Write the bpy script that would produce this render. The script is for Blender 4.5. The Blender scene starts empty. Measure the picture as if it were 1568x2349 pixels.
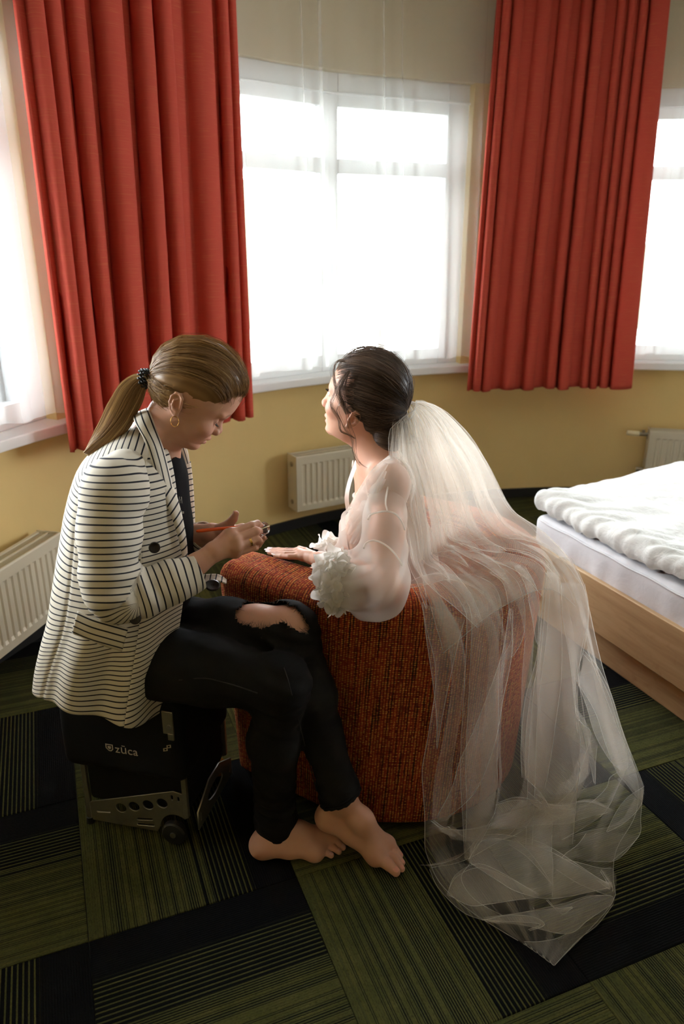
import bpy, bmesh, math, random
import numpy as np
from mathutils import Vector, Matrix

random.seed(7); rng = np.random.default_rng(11)
S = bpy.context.scene
COL = S.collection
PI = math.pi
# ------------------------------------------------------------------ camera
FPX, W_, H_, HOR, CAMH = 1700.0, 1568, 2349, 560.0, 1.5
TH = math.atan((H_/2 - HOR)/FPX)
cam_d = bpy.data.cameras.new('camera'); cam = bpy.data.objects.new('camera', cam_d); COL.objects.link(cam)
cam.location = (0, 0, CAMH); cam.rotation_euler = (PI/2 - TH, 0, 0)
cam_d.sensor_fit = 'VERTICAL'; cam_d.sensor_height = 36.0; cam_d.sensor_width = 24.03
cam_d.lens = 36.0*FPX/H_
cam_d.dof.use_dof = True; cam_d.dof.focus_distance = 1.85; cam_d.dof.aperture_fstop = 3.2
cam_d.clip_start = 0.02; cam_d.clip_end = 400
S.camera = cam
# ------------------------------------------------------------------ world, exposure
wd = bpy.data.worlds.new('overcast_sky'); S.world = wd; wd.use_nodes = True
wn = wd.node_tree.nodes; wl = wd.node_tree.links
bg = wn['Background']; bg.inputs[0].default_value = (0.93, 0.96, 1.0, 1); bg.inputs[1].default_value = 25.0
S.view_settings.view_transform = 'Standard'; S.view_settings.look = 'None'
S.view_settings.exposure = 0.18; S.view_settings.gamma = 1.0; S.view_settings.use_curve_mapping = False
S.cycles.transparent_max_bounces = 24; S.cycles.max_bounces = 10; S.cycles.diffuse_bounces = 5
S.cycles.caustics_reflective = False; S.cycles.caustics_refractive = False
S.cycles.sample_clamp_indirect = 8.0

# ------------------------------------------------------------------ helpers
_c, _s = math.cos(TH), math.sin(TH)
_F = np.array([0, _c, -_s]); _U = np.array([0, _s, _c]); _R = np.array([1.0, 0, 0]); _O = np.array([0, 0, CAMH])
def _ray(x, y): return _R*(x - W_/2)/FPX - _U*(y - H_/2)/FPX + _F
def at(x, y, Y):
    """world point seen along the photo's pixel x, y at the depth Y (metres in front of the lens)"""
    d = _ray(x, y); return _O + d*(Y/d[1])
def atz(x, y, z):
    d = _ray(x, y); return _O + d*((z - CAMH)/d[2])

def tag(o, label=None, cat=None, group=None, kind=None):
    if label: o['label'] = label
    if cat: o['category'] = cat
    if group: o['group'] = group
    if kind: o['kind'] = kind
    return o
def empty(name, loc=(0, 0, 0), rz=0.0):
    o = bpy.data.objects.new(name, None); COL.objects.link(o)
    o.location = loc; o.rotation_euler = (0, 0, rz); o.empty_display_size = 0.05
    return o
def link(name, me, mat=None, parent=None, smooth=True):
    o = bpy.data.objects.new(name, me); COL.objects.link(o)
    if mat is not None and not me.materials: me.materials.append(mat)
    if parent is not None: o.parent = parent
    if smooth and len(me.polygons):
        me.polygons.foreach_set('use_smooth', np.ones(len(me.polygons), bool))
    return o
def mesh(name, v, f, attrs=None):
    me = bpy.data.meshes.new(name)
    v = np.asarray(v, dtype=np.float64)
    me.from_pydata(v.tolist(), [], f.tolist() if isinstance(f, np.ndarray) else f)
    if attrs:
        for k, a in attrs.items():
            a = np.asarray(a, dtype=np.float32)
            if a.ndim == 1:
                at_ = me.attributes.new(k, 'FLOAT', 'POINT'); at_.data.foreach_set('value', a)
            else:
                if a.shape[1] == 3: a = np.c_[a, np.ones(len(a))]
                at_ = me.attributes.new(k, 'FLOAT_COLOR', 'POINT'); at_.data.foreach_set('color', a.astype(np.float32).ravel())
    me.update()
    return me
def obj(name, v, f, mat, parent=None, smooth=True, attrs=None):
    return link(name, mesh(name, v, f, attrs), mat, parent, smooth)
class MB:
    """collects shapes for one mesh"""
    def __init__(s): s.v = []; s.f = []; s.n = 0
    def add(s, v, f):
        v = [tuple(map(float, p)) for p in v]
        s.v += v; s.f += [tuple(int(i) + s.n for i in q) for q in f]; s.n += len(v); return s
    def box(s, x0, x1, y0, y1, z0, z1, M=None):
        p = [(x, y, z) for z in (z0, z1) for y in (y0, y1) for x in (x0, x1)]
        if M is not None: p = [tuple(M @ Vector(q)) for q in p]
        return s.add(p, [(0, 2, 3, 1), (4, 5, 7, 6), (0, 1, 5, 4), (2, 6, 7, 3), (0, 4, 6, 2), (1, 3, 7, 5)])
    def cyl(s, a, b, r0, r1=None, n=16, caps=True):
        r1 = r0 if r1 is None else r1
        a, b = np.array(a, float), np.array(b, float); d = (b - a)/np.linalg.norm(b - a)
        e = np.cross(d, [0, 0, 1.0] if abs(d[2]) < .9 else [1.0, 0, 0]); e /= np.linalg.norm(e); g = np.cross(d, e)
        t = np.arange(n)*2*PI/n; ring = np.cos(t)[:, None]*e + np.sin(t)[:, None]*g
        v = np.r_[a + ring*r0, b + ring*r1]
        f = [(i, (i+1) % n, n+(i+1) % n, n+i) for i in range(n)]
        if caps: f += [tuple(range(n))[::-1], tuple(range(n, 2*n))]
        return s.add(v, f)
    def tube(s, pts, r, n=8, closed=False):
        v, f = tube_vf(pts, r, n, closed); return s.add(v, f)
    def arc(s, c, r0, r1, p0, p1, z0, z1, n):
        """a block bent round a vertical axis, from angle p0 to p1 (degrees)"""
        t = np.radians(np.linspace(p0, p1, n+1)); v = []
        for a in t:
            for r, z in ((r0, z0), (r1, z0), (r1, z1), (r0, z1)):
                v.append((c[0]+r*math.cos(a), c[1]+r*math.sin(a), z))
        f = [(4*i+k, 4*i+(k+1) % 4, 4*i+4+(k+1) % 4, 4*i+4+k) for i in range(n) for k in range(4)]
        f += [(0, 3, 2, 1), (4*n, 4*n+1, 4*n+2, 4*n+3)]
        return s.add(v, f)
    def lathe(s, prof, n=24, M=None):
        v = []; m = len(prof)
        for i in range(n):
            a = 2*PI*i/n
            for r, z in prof:
                p = Vector((r*math.cos(a), r*math.sin(a), z)); v.append(tuple(M @ p if M is not None else p))
        f = [(i*m+k, ((i+1) % n)*m+k, ((i+1) % n)*m+k+1, i*m+k+1) for i in range(n) for k in range(m-1)]
        return s.add(v, f)
    def build(s, name, mat, parent=None, smooth=False, bevel=0.0, seg=2):
        o = obj(name, s.v, s.f, mat, parent, smooth)
        bm = bmesh.new(); bm.from_mesh(o.data); bmesh.ops.recalc_face_normals(bm, faces=bm.faces); bm.to_mesh(o.data); bm.free()
        if bevel:
            md = o.modifiers.new('edge', 'BEVEL'); md.width = bevel; md.segments = seg; md.limit_method = 'ANGLE'; md.angle_limit = .6
            o.data.polygons.foreach_set('use_smooth', np.ones(len(o.data.polygons), bool))
            wnm = o.modifiers.new('normals', 'WEIGHTED_NORMAL'); wnm.keep_sharp = False
        return o
def tube_vf(pts, r, n=8, closed=False):
    P = np.asarray(pts, float); m = len(P); r = np.broadcast_to(np.asarray(r, float), (m,))
    if closed: T = np.roll(P, -1, 0) - np.roll(P, 1, 0)
    else: T = np.gradient(P, axis=0)
    T /= np.linalg.norm(T, axis=1)[:, None] + 1e-12
    e = np.cross(T[0], [0, 0, 1.0] if abs(T[0][2]) < .9 else [1.0, 0, 0]); V = []
    t = np.arange(n)*2*PI/n
    for i in range(m):
        e = e - T[i]*(e @ T[i]); e /= np.linalg.norm(e) + 1e-12; g = np.cross(T[i], e)
        V.append(P[i] + r[i]*(np.cos(t)[:, None]*e + np.sin(t)[:, None]*g))
    V = np.concatenate(V); f = []
    for i in range(m if closed else m-1):
        j = (i+1) % m
        f += [(i*n+k, i*n+(k+1) % n, j*n+(k+1) % n, j*n+k) for k in range(n)]
    if not closed: f += [tuple(range(n))[::-1], tuple(range((m-1)*n, m*n))]
    return V, f
def spline(pts, n, w=None):
    """Catmull-Rom through pts (m,d), n samples by arc length"""
    P = np.asarray(pts, float); Q = np.r_[[2*P[0]-P[1]], P, [2*P[-1]-P[-2]]]
    out = []
    for i in range(len(P)-1):
        a, b, c, d = Q[i:i+4]; t = np.linspace(0, 1, 24, endpoint=False)[:, None]
        out.append(.5*((2*b)+(-a+c)*t+(2*a-5*b+4*c-d)*t*t+(-a+3*b-3*c+d)*t**3))
    C = np.r_[np.concatenate(out), P[-1:]]
    L = np.r_[0, np.cumsum(np.linalg.norm(np.diff(C[:, :3], axis=0), axis=1))]
    s = np.linspace(0, L[-1], n)
    return np.stack([np.interp(s, L, C[:, k]) for k in range(C.shape[1])], 1)
def grid_faces(m, n, wrap=False):
    """(m rows) x (n columns) vertex grid -> quads"""
    i, j = np.meshgrid(np.arange(m-1), np.arange(n if wrap else n-1), indexing='ij'); j2 = (j+1) % n
    return np.stack([i*n+j, i*n+j2, (i+1)*n+j2, (i+1)*n+j], -1).reshape(-1, 4)
def sm(a, b, x):
    t = np.clip((x-a)/(b-a), 0, 1); return t*t*(3-2*t)
def vnoise(P, sc, seed=0):
    """smooth value noise in [-1,1], vectorised, P (n,3)"""
    P = np.asarray(P, float)*sc + seed*17.13
    I = np.floor(P).astype(np.int64); F = P-I; F = F*F*(3-2*F); r = 0
    for dx in (0, 1):
        for dy in (0, 1):
            for dz in (0, 1):
                h = (I[..., 0]+dx)*374761393 + (I[..., 1]+dy)*668265263 + (I[..., 2]+dz)*2147483647
                h = (h ^ (h >> 13))*1274126177; h = (h ^ (h >> 16)) & 0xffff
                w = (F[..., 0] if dx else 1-F[..., 0])*(F[..., 1] if dy else 1-F[..., 1])*(F[..., 2] if dz else 1-F[..., 2])
                r = r + w*(h/32767.5-1)
    return r

# ------------------------------------------------------------------ materials
class NT:
    def __init__(s, name):
        s.m = bpy.data.materials.new(name); s.m.use_nodes = True
        s.t = s.m.node_tree; s.t.nodes.clear()
        s.out = s.n('ShaderNodeOutputMaterial')
    def n(s, typ, inp=None, **kw):
        nd = s.t.nodes.new(typ)
        for k, v in kw.items(): setattr(nd, k, v)
        for k, v in (inp or {}).items(): s.set(nd, k, v)
        return nd
    def set(s, nd, k, v):
        sock = nd.inputs[k]
        if isinstance(v, bpy.types.NodeSocket): s.t.links.new(v, sock)
        elif isinstance(v, bpy.types.Node): s.t.links.new(v.outputs[0], sock)
        else:
            if hasattr(sock.default_value, '__len__') and not isinstance(v, str):
                v = tuple(v); v = v + (1,)*(len(sock.default_value)-len(v))
            sock.default_value = v
    def math(s, op, a, b=None, clamp=False):
        nd = s.n('ShaderNodeMath', operation=op, use_clamp=clamp); s.set(nd, 0, a)
        if b is not None: s.set(nd, 1, b)
        return nd.outputs[0]
    def mix(s, fac, a, b):
        nd = s.n('ShaderNodeMix', data_type='RGBA'); s.set(nd, 0, fac); s.set(nd, 6, a); s.set(nd, 7, b); return nd.outputs[2]
    def noise(s, vec, scale, detail=3.0, rough=.55, dist=0.0):
        nd = s.n('ShaderNodeTexNoise', {'Scale': scale, 'Detail': detail, 'Roughness': rough, 'Distortion': dist})
        if vec is not None: s.set(nd, 'Vector', vec)
        return nd.outputs['Fac']
    def ramp(s, fac, pts):
        nd = s.n('ShaderNodeValToRGB'); cr = nd.color_ramp
        while len(cr.elements) > 1: cr.elements.remove(cr.elements[-1])
        cr.elements[0].position = pts[0][0]; cr.elements[0].color = (*pts[0][1], 1) if len(pts[0][1]) == 3 else pts[0][1]
        for p, c in pts[1:]:
            e = cr.elements.new(p); e.color = (*c, 1) if len(c) == 3 else c
        s.set(nd, 0, fac); return nd.outputs[0]
    def sep(s, vec):
        nd = s.n('ShaderNodeSeparateXYZ'); s.set(nd, 0, vec); return nd.outputs
    def comb(s, x, y, z):
        nd = s.n('ShaderNodeCombineXYZ'); s.set(nd, 0, x); s.set(nd, 1, y); s.set(nd, 2, z); return nd.outputs[0]
    def attr(s, name, vec=False):
        nd = s.n('ShaderNodeAttribute', attribute_name=name); return nd.outputs['Color' if vec else 'Fac']
    def co(s, which='Object'): return s.n('ShaderNodeTexCoord').outputs[which]
    def bump(s, h, strength=.3, dist=.01):
        nd = s.n('ShaderNodeBump', {'Strength': strength, 'Distance': dist}); s.set(nd, 'Height', h); return nd.outputs[0]
    def bsdf(s, col, rough=.6, metal=0.0, normal=None, **kw):
        nd = s.n('ShaderNodeBsdfPrincipled', {'Base Color': col, 'Roughness': rough, 'Metallic': metal})
        if normal is not None: s.set(nd, 'Normal', normal)
        for k, v in kw.items(): s.set(nd, k.replace('_', ' '), v)
        return nd.outputs[0]
    def mixs(s, fac, a, b):
        nd = s.n('ShaderNodeMixShader'); s.set(nd, 0, fac); s.set(nd, 1, a); s.set(nd, 2, b); return nd.outputs[0]
    def done(s, sh): s.t.links.new(sh, s.out.inputs[0]); return s.m
def sr(r, g, b):
    """sRGB 0-255 -> linear"""
    return tuple((c/255/12.92 if c/255 <= .04045 else ((c/255+.055)/1.055)**2.4) for c in (r, g, b))
def plain(name, col, rough=.6, metal=0.0, nscale=0, namt=.1, bump=0.0, **kw):
    n = NT(name); c = col; nm = None
    if nscale:
        f = n.noise(n.co(), nscale, 4)
        c = n.mix(f, tuple(x*(1-namt) for x in col), tuple(min(1, x*(1+namt)) for x in col))
        if bump: nm = n.bump(f, bump, .004)
    return n.done(n.bsdf(c, rough, metal, nm, **kw))
M = {}
def mat_wall(name, col):
    n = NT(name); v = n.co('Object'); f = n.noise(v, 3.0, 5); g = n.noise(v, 220.0, 2)
    c = n.mix(f, tuple(x*.93 for x in col), tuple(x*1.06 for x in col))
    return n.done(n.bsdf(c, .75, 0, n.bump(g, .12, .002), Specular_IOR_Level=.25))
M['ochre'] = mat_wall('ochre_wall_paint', (.76, .57, .25))
M['backw'] = mat_wall('dark_wall_paint', (.50, .38, .20))  # unseen side and back walls, toned darker to hold back fill light
M['cream'] = mat_wall('cream_wall_paint', (.62, .54, .38))
M['ceil'] = mat_wall('ceiling_paint', (.80, .78, .72))
M['pvc'] = plain('white_window_frame', (.80, .82, .83), .35)
M['sill'] = plain('white_sill', (.82, .82, .81), .32)
M['base'] = plain('black_skirting', (.008, .008, .007), .6)
M['enamel'] = plain('cream_enamel', (.66, .60, .46), .35)
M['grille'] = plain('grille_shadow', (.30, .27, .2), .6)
M['brass'] = plain('valve_metal', (.35, .30, .22), .35, 1.0)
M['ivory'] = plain('ivory_plastic', (.75, .66, .42), .4)
M['chrome'] = plain('brushed_metal', (.5, .5, .48), .35, 1.0)
def mat_glass():
    n = NT('clear_glass')
    fr = n.n('ShaderNodeFresnel', {'IOR': 1.45})
    return n.done(n.mixs(fr.outputs[0], n.n('ShaderNodeBsdfTransparent', {'Color': (.95, .97, .97)}).outputs[0], n.n('ShaderNodeBsdfGlossy', {'Roughness': .02}).outputs[0]))
M['glass'] = mat_glass()
def mat_sheer():
    n = NT('white_voile'); v = n.co('Object')
    f = n.noise(v, 900.0, 1); tr = n.n('ShaderNodeBsdfTransparent').outputs[0]
    d = n.n('ShaderNodeBsdfDiffuse', {'Color': (.86, .85, .81)}).outputs[0]
    t = n.n('ShaderNodeBsdfTranslucent', {'Color': (.90, .90, .88)}).outputs[0]
    return n.done(n.mixs(.25, tr, n.mixs(.5, d, t)))
M['sheer'] = mat_sheer()
def mat_red():
    n = NT('red_slub_curtain'); v = n.attr('uv3', True); x, y, z = n.sep(v)
    slub = n.noise(n.comb(n.math('MULTIPLY', x, 9.0), n.math('MULTIPLY', y, 420.0), 0.0), 1.0, 3, .6)
    big = n.noise(n.comb(n.math('MULTIPLY', x, 40.0), n.math('MULTIPLY', y, 700.0), 3.0), 1.0, 2)
    s1 = n.ramp(slub, [(.56, (0, 0, 0)), (.70, (1, 1, 1))])
    c = n.mix(s1, (.60, .090, .060), (.68, .20, .085))
    c = n.mix(n.math('MULTIPLY', big, .45), c, (.50, .066, .045))
    d = n.bsdf(c, .8, 0, n.bump(big, .25, .002), Specular_IOR_Level=.15)
    t = n.n('ShaderNodeBsdfTranslucent', {'Color': (.55, .07, .035)}).outputs[0]
    return n.done(n.mixs(.16, d, t))
M['red'] = mat_red()
def mat_carpet(name, flip=1.0):
    n = NT(name); v = n.co('Object'); x, y, z = n.sep(v)
    rnd = n.n('ShaderNodeObjectInfo').outputs['Random']
    p = .0058
    u = n.math('DIVIDE', n.math('ADD', x, 3.0), p)
    i = n.math('FLOOR', u); fr = n.math('FRACT', u)
    hsh = n.n('ShaderNodeTexWhiteNoise', noise_dimensions='2D'); n.set(hsh, 'Vector', n.comb(i, n.math('MULTIPLY', rnd, 99.0), 0.0))
    hr = hsh.outputs['Value']
    line = n.ramp(n.math('ABSOLUTE', n.math('SUBTRACT', fr, .5)), [(.18, (1, 1, 1)), (.40, (0, 0, 0))])
    even = n.math('LESS_THAN', n.math('MODULO', i, 2.0), .5)
    yarn = n.noise(n.comb(n.math('MULTIPLY', x, 500.0), n.math('MULTIPLY', y, 160.0), n.math('MULTIPLY', rnd, 50.0)), 1.0, 2)
    blot = n.noise(n.comb(x, y, n.math('MULTIPLY', rnd, 50.0)), 22.0, 3)
    # share of green falls from the one edge to the other
    edge = n.math('ADD', x, n.math('MULTIPLY', n.math('SUBTRACT', hr, .5), .06))
    g_even = n.math('LESS_THAN', x, .145)
    g_odd = n.math('LESS_THAN', edge, .03)
    on = n.math('ADD', n.math('MULTIPLY', even, g_even), n.math('MULTIPLY', n.math('SUBTRACT', 1.0, even), g_odd), True)
    dense = n.math('LESS_THAN', n.math('ADD', edge, n.math('MULTIPLY', n.math('SUBTRACT', hr, .5), .30)), -.11)
    body = n.math('MAXIMUM', n.math('MULTIPLY', on, line), n.math('MULTIPLY', dense, .85))
    amt = n.math('MULTIPLY', body, n.math('MULTIPLY_ADD', yarn, 1.3), True)
    amt = n.math('MULTIPLY', amt, n.math('ADD', .45, yarn), True)
    gcol = n.mix(blot, (.048, .055, .014), (.125, .112, .036))
    gcol = n.mix(n.math('MULTIPLY', hr, .5), gcol, (.036, .046, .024))
    c = n.mix(amt, (.0052, .0055, .0062), gcol)
    h = n.math('ADD', n.math('MULTIPLY', line, .6), yarn)
    return n.done(n.bsdf(c, .95, 0, n.bump(h, .6, .003), Specular_IOR_Level=.08))
M['carpet'] = mat_carpet('striped_carpet')
# ================================================================== the round bay room
CC = (1.5126, 1.4809); RW = 2.99
ZC, ZLINT, ZSILL = 2.75, 2.283, .845
WIN = [(167.2, 3), (121.2, 1), (75.2, 2), (29.2, 4)]          # window centres (degrees); the last is unseen, added as right-hand fill
HALF = 15.2
P0, P1 = 12.0, 212.0
def pol(r, deg, z=0.0): return np.array([CC[0]+r*math.cos(math.radians(deg)), CC[1]+r*math.sin(math.radians(deg)), z])
# wall below the sills, piers, wall above the windows
m = MB(); m.arc(CC, RW, RW+.30, P0, P1, 0, .80, 120)
edges = [P0] + sorted(sum([[c-HALF, c+HALF] for c, _ in WIN], [])) + [P1]
for a, b in zip(edges[0::2], edges[1::2]): m.arc(CC, RW, RW+.30, a, b, .80, ZLINT, max(4, int((b-a)*1.2)))
tag(m.build('wall_front', M['ochre'], smooth=False), kind='structure')
m = MB(); m.arc(CC, RW, RW+.30, P0, P1, ZLINT, ZC+.05, 120)
tag(m.build('wall_upper', M['cream']), kind='structure')
pr, pl = pol(RW, P0), pol(RW, P1)
YB = -1.7
m = MB(); m.box(pr[0], pr[0]+.2, YB-.2, pr[1]+.05, 0, ZC+.05); tag(m.build('wall_right', M['backw']), kind='structure')
m = MB(); m.box(pl[0]-.2, pl[0], YB-.2, pl[1]+.05, 0, ZC+.05); tag(m.build('wall_left', M['backw']), kind='structure')
m = MB(); m.box(pl[0]-.2, pr[0]+.2, YB-.2, YB, 0, ZC+.05); tag(m.build('wall_back', M['backw']), kind='structure')
m = MB(); m.box(-2.0, 5.2, YB-.2, 5.0, ZC, ZC+.1); tag(m.build('ceiling', M['ceil']), kind='structure')
m = MB(); m.box(-2.0, 5.2, YB-.2, 5.0, -.12, -.006)
floor = tag(m.build('floor', M['base']), kind='structure')
m = MB(); m.arc(CC, RW-.014, RW+.005, P0, P1, 0, .055, 120)
tag(m.build('baseboard_front', M['base']), kind='structure')
m = MB(); m.arc(CC, 2.92, RW+.14, P0+2, P1-2, .802, ZSILL, 120)
tag(m.build('trim_1', M['sill'], bevel=.006), 'white curved windowsill running round the bay wall', None, kind='structure')

# carpet tiles, laid quarter turned: stripes thin out from a green edge to a black one
A1 = math.radians(21.5); E1 = np.array([math.cos(A1), math.sin(A1)]); E2 = np.array([-math.sin(A1), math.cos(A1)])
Q0 = np.array([-.114, 1.444])
bm = bmesh.new(); bmesh.ops.create_cube(bm, size=1.0)
bmesh.ops.scale(bm, vec=(.4985, .4985, .006), verts=bm.verts); bmesh.ops.translate(bm, vec=(0, 0, -.003), verts=bm.verts)
bmesh.ops.bevel(bm, geom=[e for e in bm.edges if all(v.co.z > -.001 for v in e.verts)], offset=.0016, segments=1, affect='EDGES')
tile_me = bpy.data.meshes.new('carpet_tile'); bm.to_mesh(tile_me); bm.free(); tile_me.materials.append(M['carpet'])
FLIP = {(2, 0), (3, 0), (1, -1), (0, 3), (-1, 4), (3, 3), (-3, 3), (4, 2), (0, 5)}
for i in range(-6, 11):
    for j in range(-9, 9):
        c = Q0 + E1*.5*(i-1+.5) + E2*.5*(j-1+.5)
        d = math.hypot(c[0]-CC[0], c[1]-CC[1])
        if not ((d < RW+.2 and c[1] > 0) or (pl[0]-.2 < c[0] < pr[0]+.2 and YB-.2 < c[1] <= .6)): continue
        o = bpy.data.objects.new('carpet_tile', tile_me); COL.objects.link(o); o.parent = floor
        ang = A1 if (i+j) % 2 else A1 - PI/2                      # green edge on the left, or on the near side -> see flip
        if (i+j) % 2 == 0: ang = A1 + PI/2
        if (i, j) in FLIP: ang += PI
        o.location = (c[0], c[1], 0); o.rotation_euler = (0, 0, ang)

# windows: white frames of two casements with a transom, panes of their own
def window(center, num):
    root = empty('window_%d' % num); tag(root, kind='structure')
    zb, zt = ZSILL, ZLINT
    fr = MB()
    a0, am, a1 = center+HALF, center, center-HALF
    R_ = RW+.09
    for (pa, pb) in ((a0, am), (am, a1)):
        A, B = pol(R_, pa), pol(R_, pb); L = np.linalg.norm(B-A); ex = (B-A)/L; n = np.array([ex[1], -ex[0], 0])
        if n @ (np.array([*CC, 0])-A) < 0: n = -n
        Mx = Matrix(((ex[0], n[0], 0, A[0]), (ex[1], n[1], 0, A[1]), (0, 0, 1, 0), (0, 0, 0, 1)))
        fw0, fw1 = (.055 if pa == am else .13), (.055 if pb == am else .13)
        x0, x1 = fw0, L-fw1
        fr.box(-.02, x0, -.05, .03, zb, zt, Mx); fr.box(x1, L+.02, -.05, .03, zb, zt, Mx)      # jambs
        fr.box(x0, x1, -.05, .03, 2.135, zt, Mx); fr.box(x0, x1, -.05, .03, zb, zb+.09, Mx)    # head and bottom rail
        fr.box(x0, x1, -.05, .035, 1.835, 1.905, Mx)                                          # transom
        fr.box(-.01, L+.01, -.01, .045, 2.19, 2.20, Mx)
        for z0, z1 in ((1.905, 2.135), (zb+.09, 1.835)):
            p = MB(); p.box(x0-.006, x1+.006, -.010, -.004, z0-.006, z1+.006, Mx); p.build('pane', M['glass'], root)
        h = MB(); hx = x0-.03 if pa == am else x1+.03
        h.box(hx-.012, hx+.012, .03, .042, 1.36, 1.43, Mx); h.box(hx-.008, hx+.008, .042, .062, 1.29, 1.41, Mx)
        h.build('handle', M['pvc'], root, bevel=.003)
    fr.build('frame', M['pvc'], root, bevel=.004)
    # daylight enters here: portal that guides the sampling of the sky
    ld = bpy.data.lights.new('window_portal', 'AREA'); ld.shape = 'RECTANGLE'; ld.size = 2*(RW)*math.sin(math.radians(HALF)); ld.size_y = zt-zb
    ld.cycles.is_portal = True
    lo = bpy.data.objects.new('window_portal', ld); COL.objects.link(lo); q = pol(RW+.16, center, (zb+zt)/2); lo.location = q
    d = Vector((CC[0]-q[0], CC[1]-q[1], 0)); lo.rotation_euler = d.to_track_quat('-Z', 'Z').to_euler()
for c, k in WIN: window(c, k)

# curtains -----------------------------------------------------------
def drape(name, mat, p0, p1, r, ztop, zbot, nf, amp, seed, parent=None, nu=None, sharp=1.5, flare=.25, lean=0.0, zb2=None, spread=0.0):
    """pleated cloth hung round the bay; the folds wander and deepen downwards"""
    rg = np.random.default_rng(seed); nu = nu or nf*22; nv = 60
    u = np.linspace(0, 1, nu); v = np.linspace(0, 1, nv)
    ph = np.cumsum(rg.uniform(.35, 1.7, nf+2)); ph = (ph-ph[0])/(ph[-1]-ph[0])*(nf+1)*2*PI
    uu = np.linspace(0, 1, nf+2); am = rg.uniform(.35, 1.0, nf+2)
    U, V = np.meshgrid(u, v)
    drift = .018*np.sin(V*2.2+seed)+.012*(V-.5)*np.sin(U*9+seed*2)
    Ud = np.clip(U+drift*np.minimum(1, 6*np.minimum(U, 1-U)), 0, 1)
    PH = np.interp(Ud, uu, ph); AM = np.interp(Ud, uu, am)
    w = np.sin(PH); w2 = .35*np.sin(2*PH+1.3+V*1.0); tang = np.cos(PH)
    a = amp*AM*(1-flare+flare*V*1.4)
    off = a*(np.sign(w)*np.abs(w)**(1/sharp)+w2)
    ang = p0+(p1-p0)*(U+spread*(U-.5)*V)+lean*V
    ang = ang + np.degrees(a*.9/r)*np.sin(2*PH)*.5
    rr = r+off
    zb = zbot if zb2 is None else zbot+(zb2-zbot)*U
    z = ztop+(zb-ztop)*V + .004*np.sin(PH*.5)*V
    X = CC[0]+rr*np.cos(np.radians(ang)); Y = CC[1]+rr*np.sin(np.radians(ang))
    P = np.stack([X, Y, z], -1).reshape(-1, 3)
    uv = np.stack([U*nf*.22, z, 0*U], -1).reshape(-1, 3)
    o = obj(name, P, grid_faces(nv, nu), mat, parent, True, {'uv3': uv})
    return o
c1 = drape('red_curtain', M['red'], 154.3, 134.4, 2.78, 2.70, .765, 8, .046, 5, zb2=.728, sharp=1.9)
tag(c1, 'red slub fabric curtain hanging behind the woman in the striped jacket', 'curtain', 'red curtains beside the bay windows')
c2 = drape('red_curtain', M['red'], 105.9, 88.2, 2.78, 2.70, .722, 9, .040, 12, sharp=1.9, lean=-.3, spread=.12)
tag(c2, 'red slub fabric curtain hanging above the bed end', 'curtain', 'red curtains beside the bay windows')
for md in (c1, c2):
    s_ = md.modifiers.new('cloth', 'SOLIDIFY'); s_.thickness = .003
s1 = drape('sheer_curtain', M['sheer'], 137.5, 104.0, 2.885, 2.71, .90, 11, .028, 21, sharp=1.1, nu=420)
tag(s1, 'white sheer voile curtain between the two red curtains', 'curtain', 'sheer voile curtains')
s2 = drape('sheer_curtain', M['sheer'], 184, 151.0, 2.885, 2.71, .90, 11, .028, 33, sharp=1.1, nu=420)
tag(s2, 'white sheer voile curtain above the radiator behind the striped jacket', 'curtain', 'sheer voile curtains')
s3 = drape('sheer_curtain', M['sheer'], 91.0, 58.0, 2.885, 2.71, .90, 11, .028, 44, sharp=1.1, nu=420)
tag(s3, 'white sheer voile curtain over the bed, right of the red curtain at the bed end', 'curtain', 'sheer voile curtains')
s3['label'] = 'white sheer voile curtain above the radiator with the ivory valve by the bed'
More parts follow.
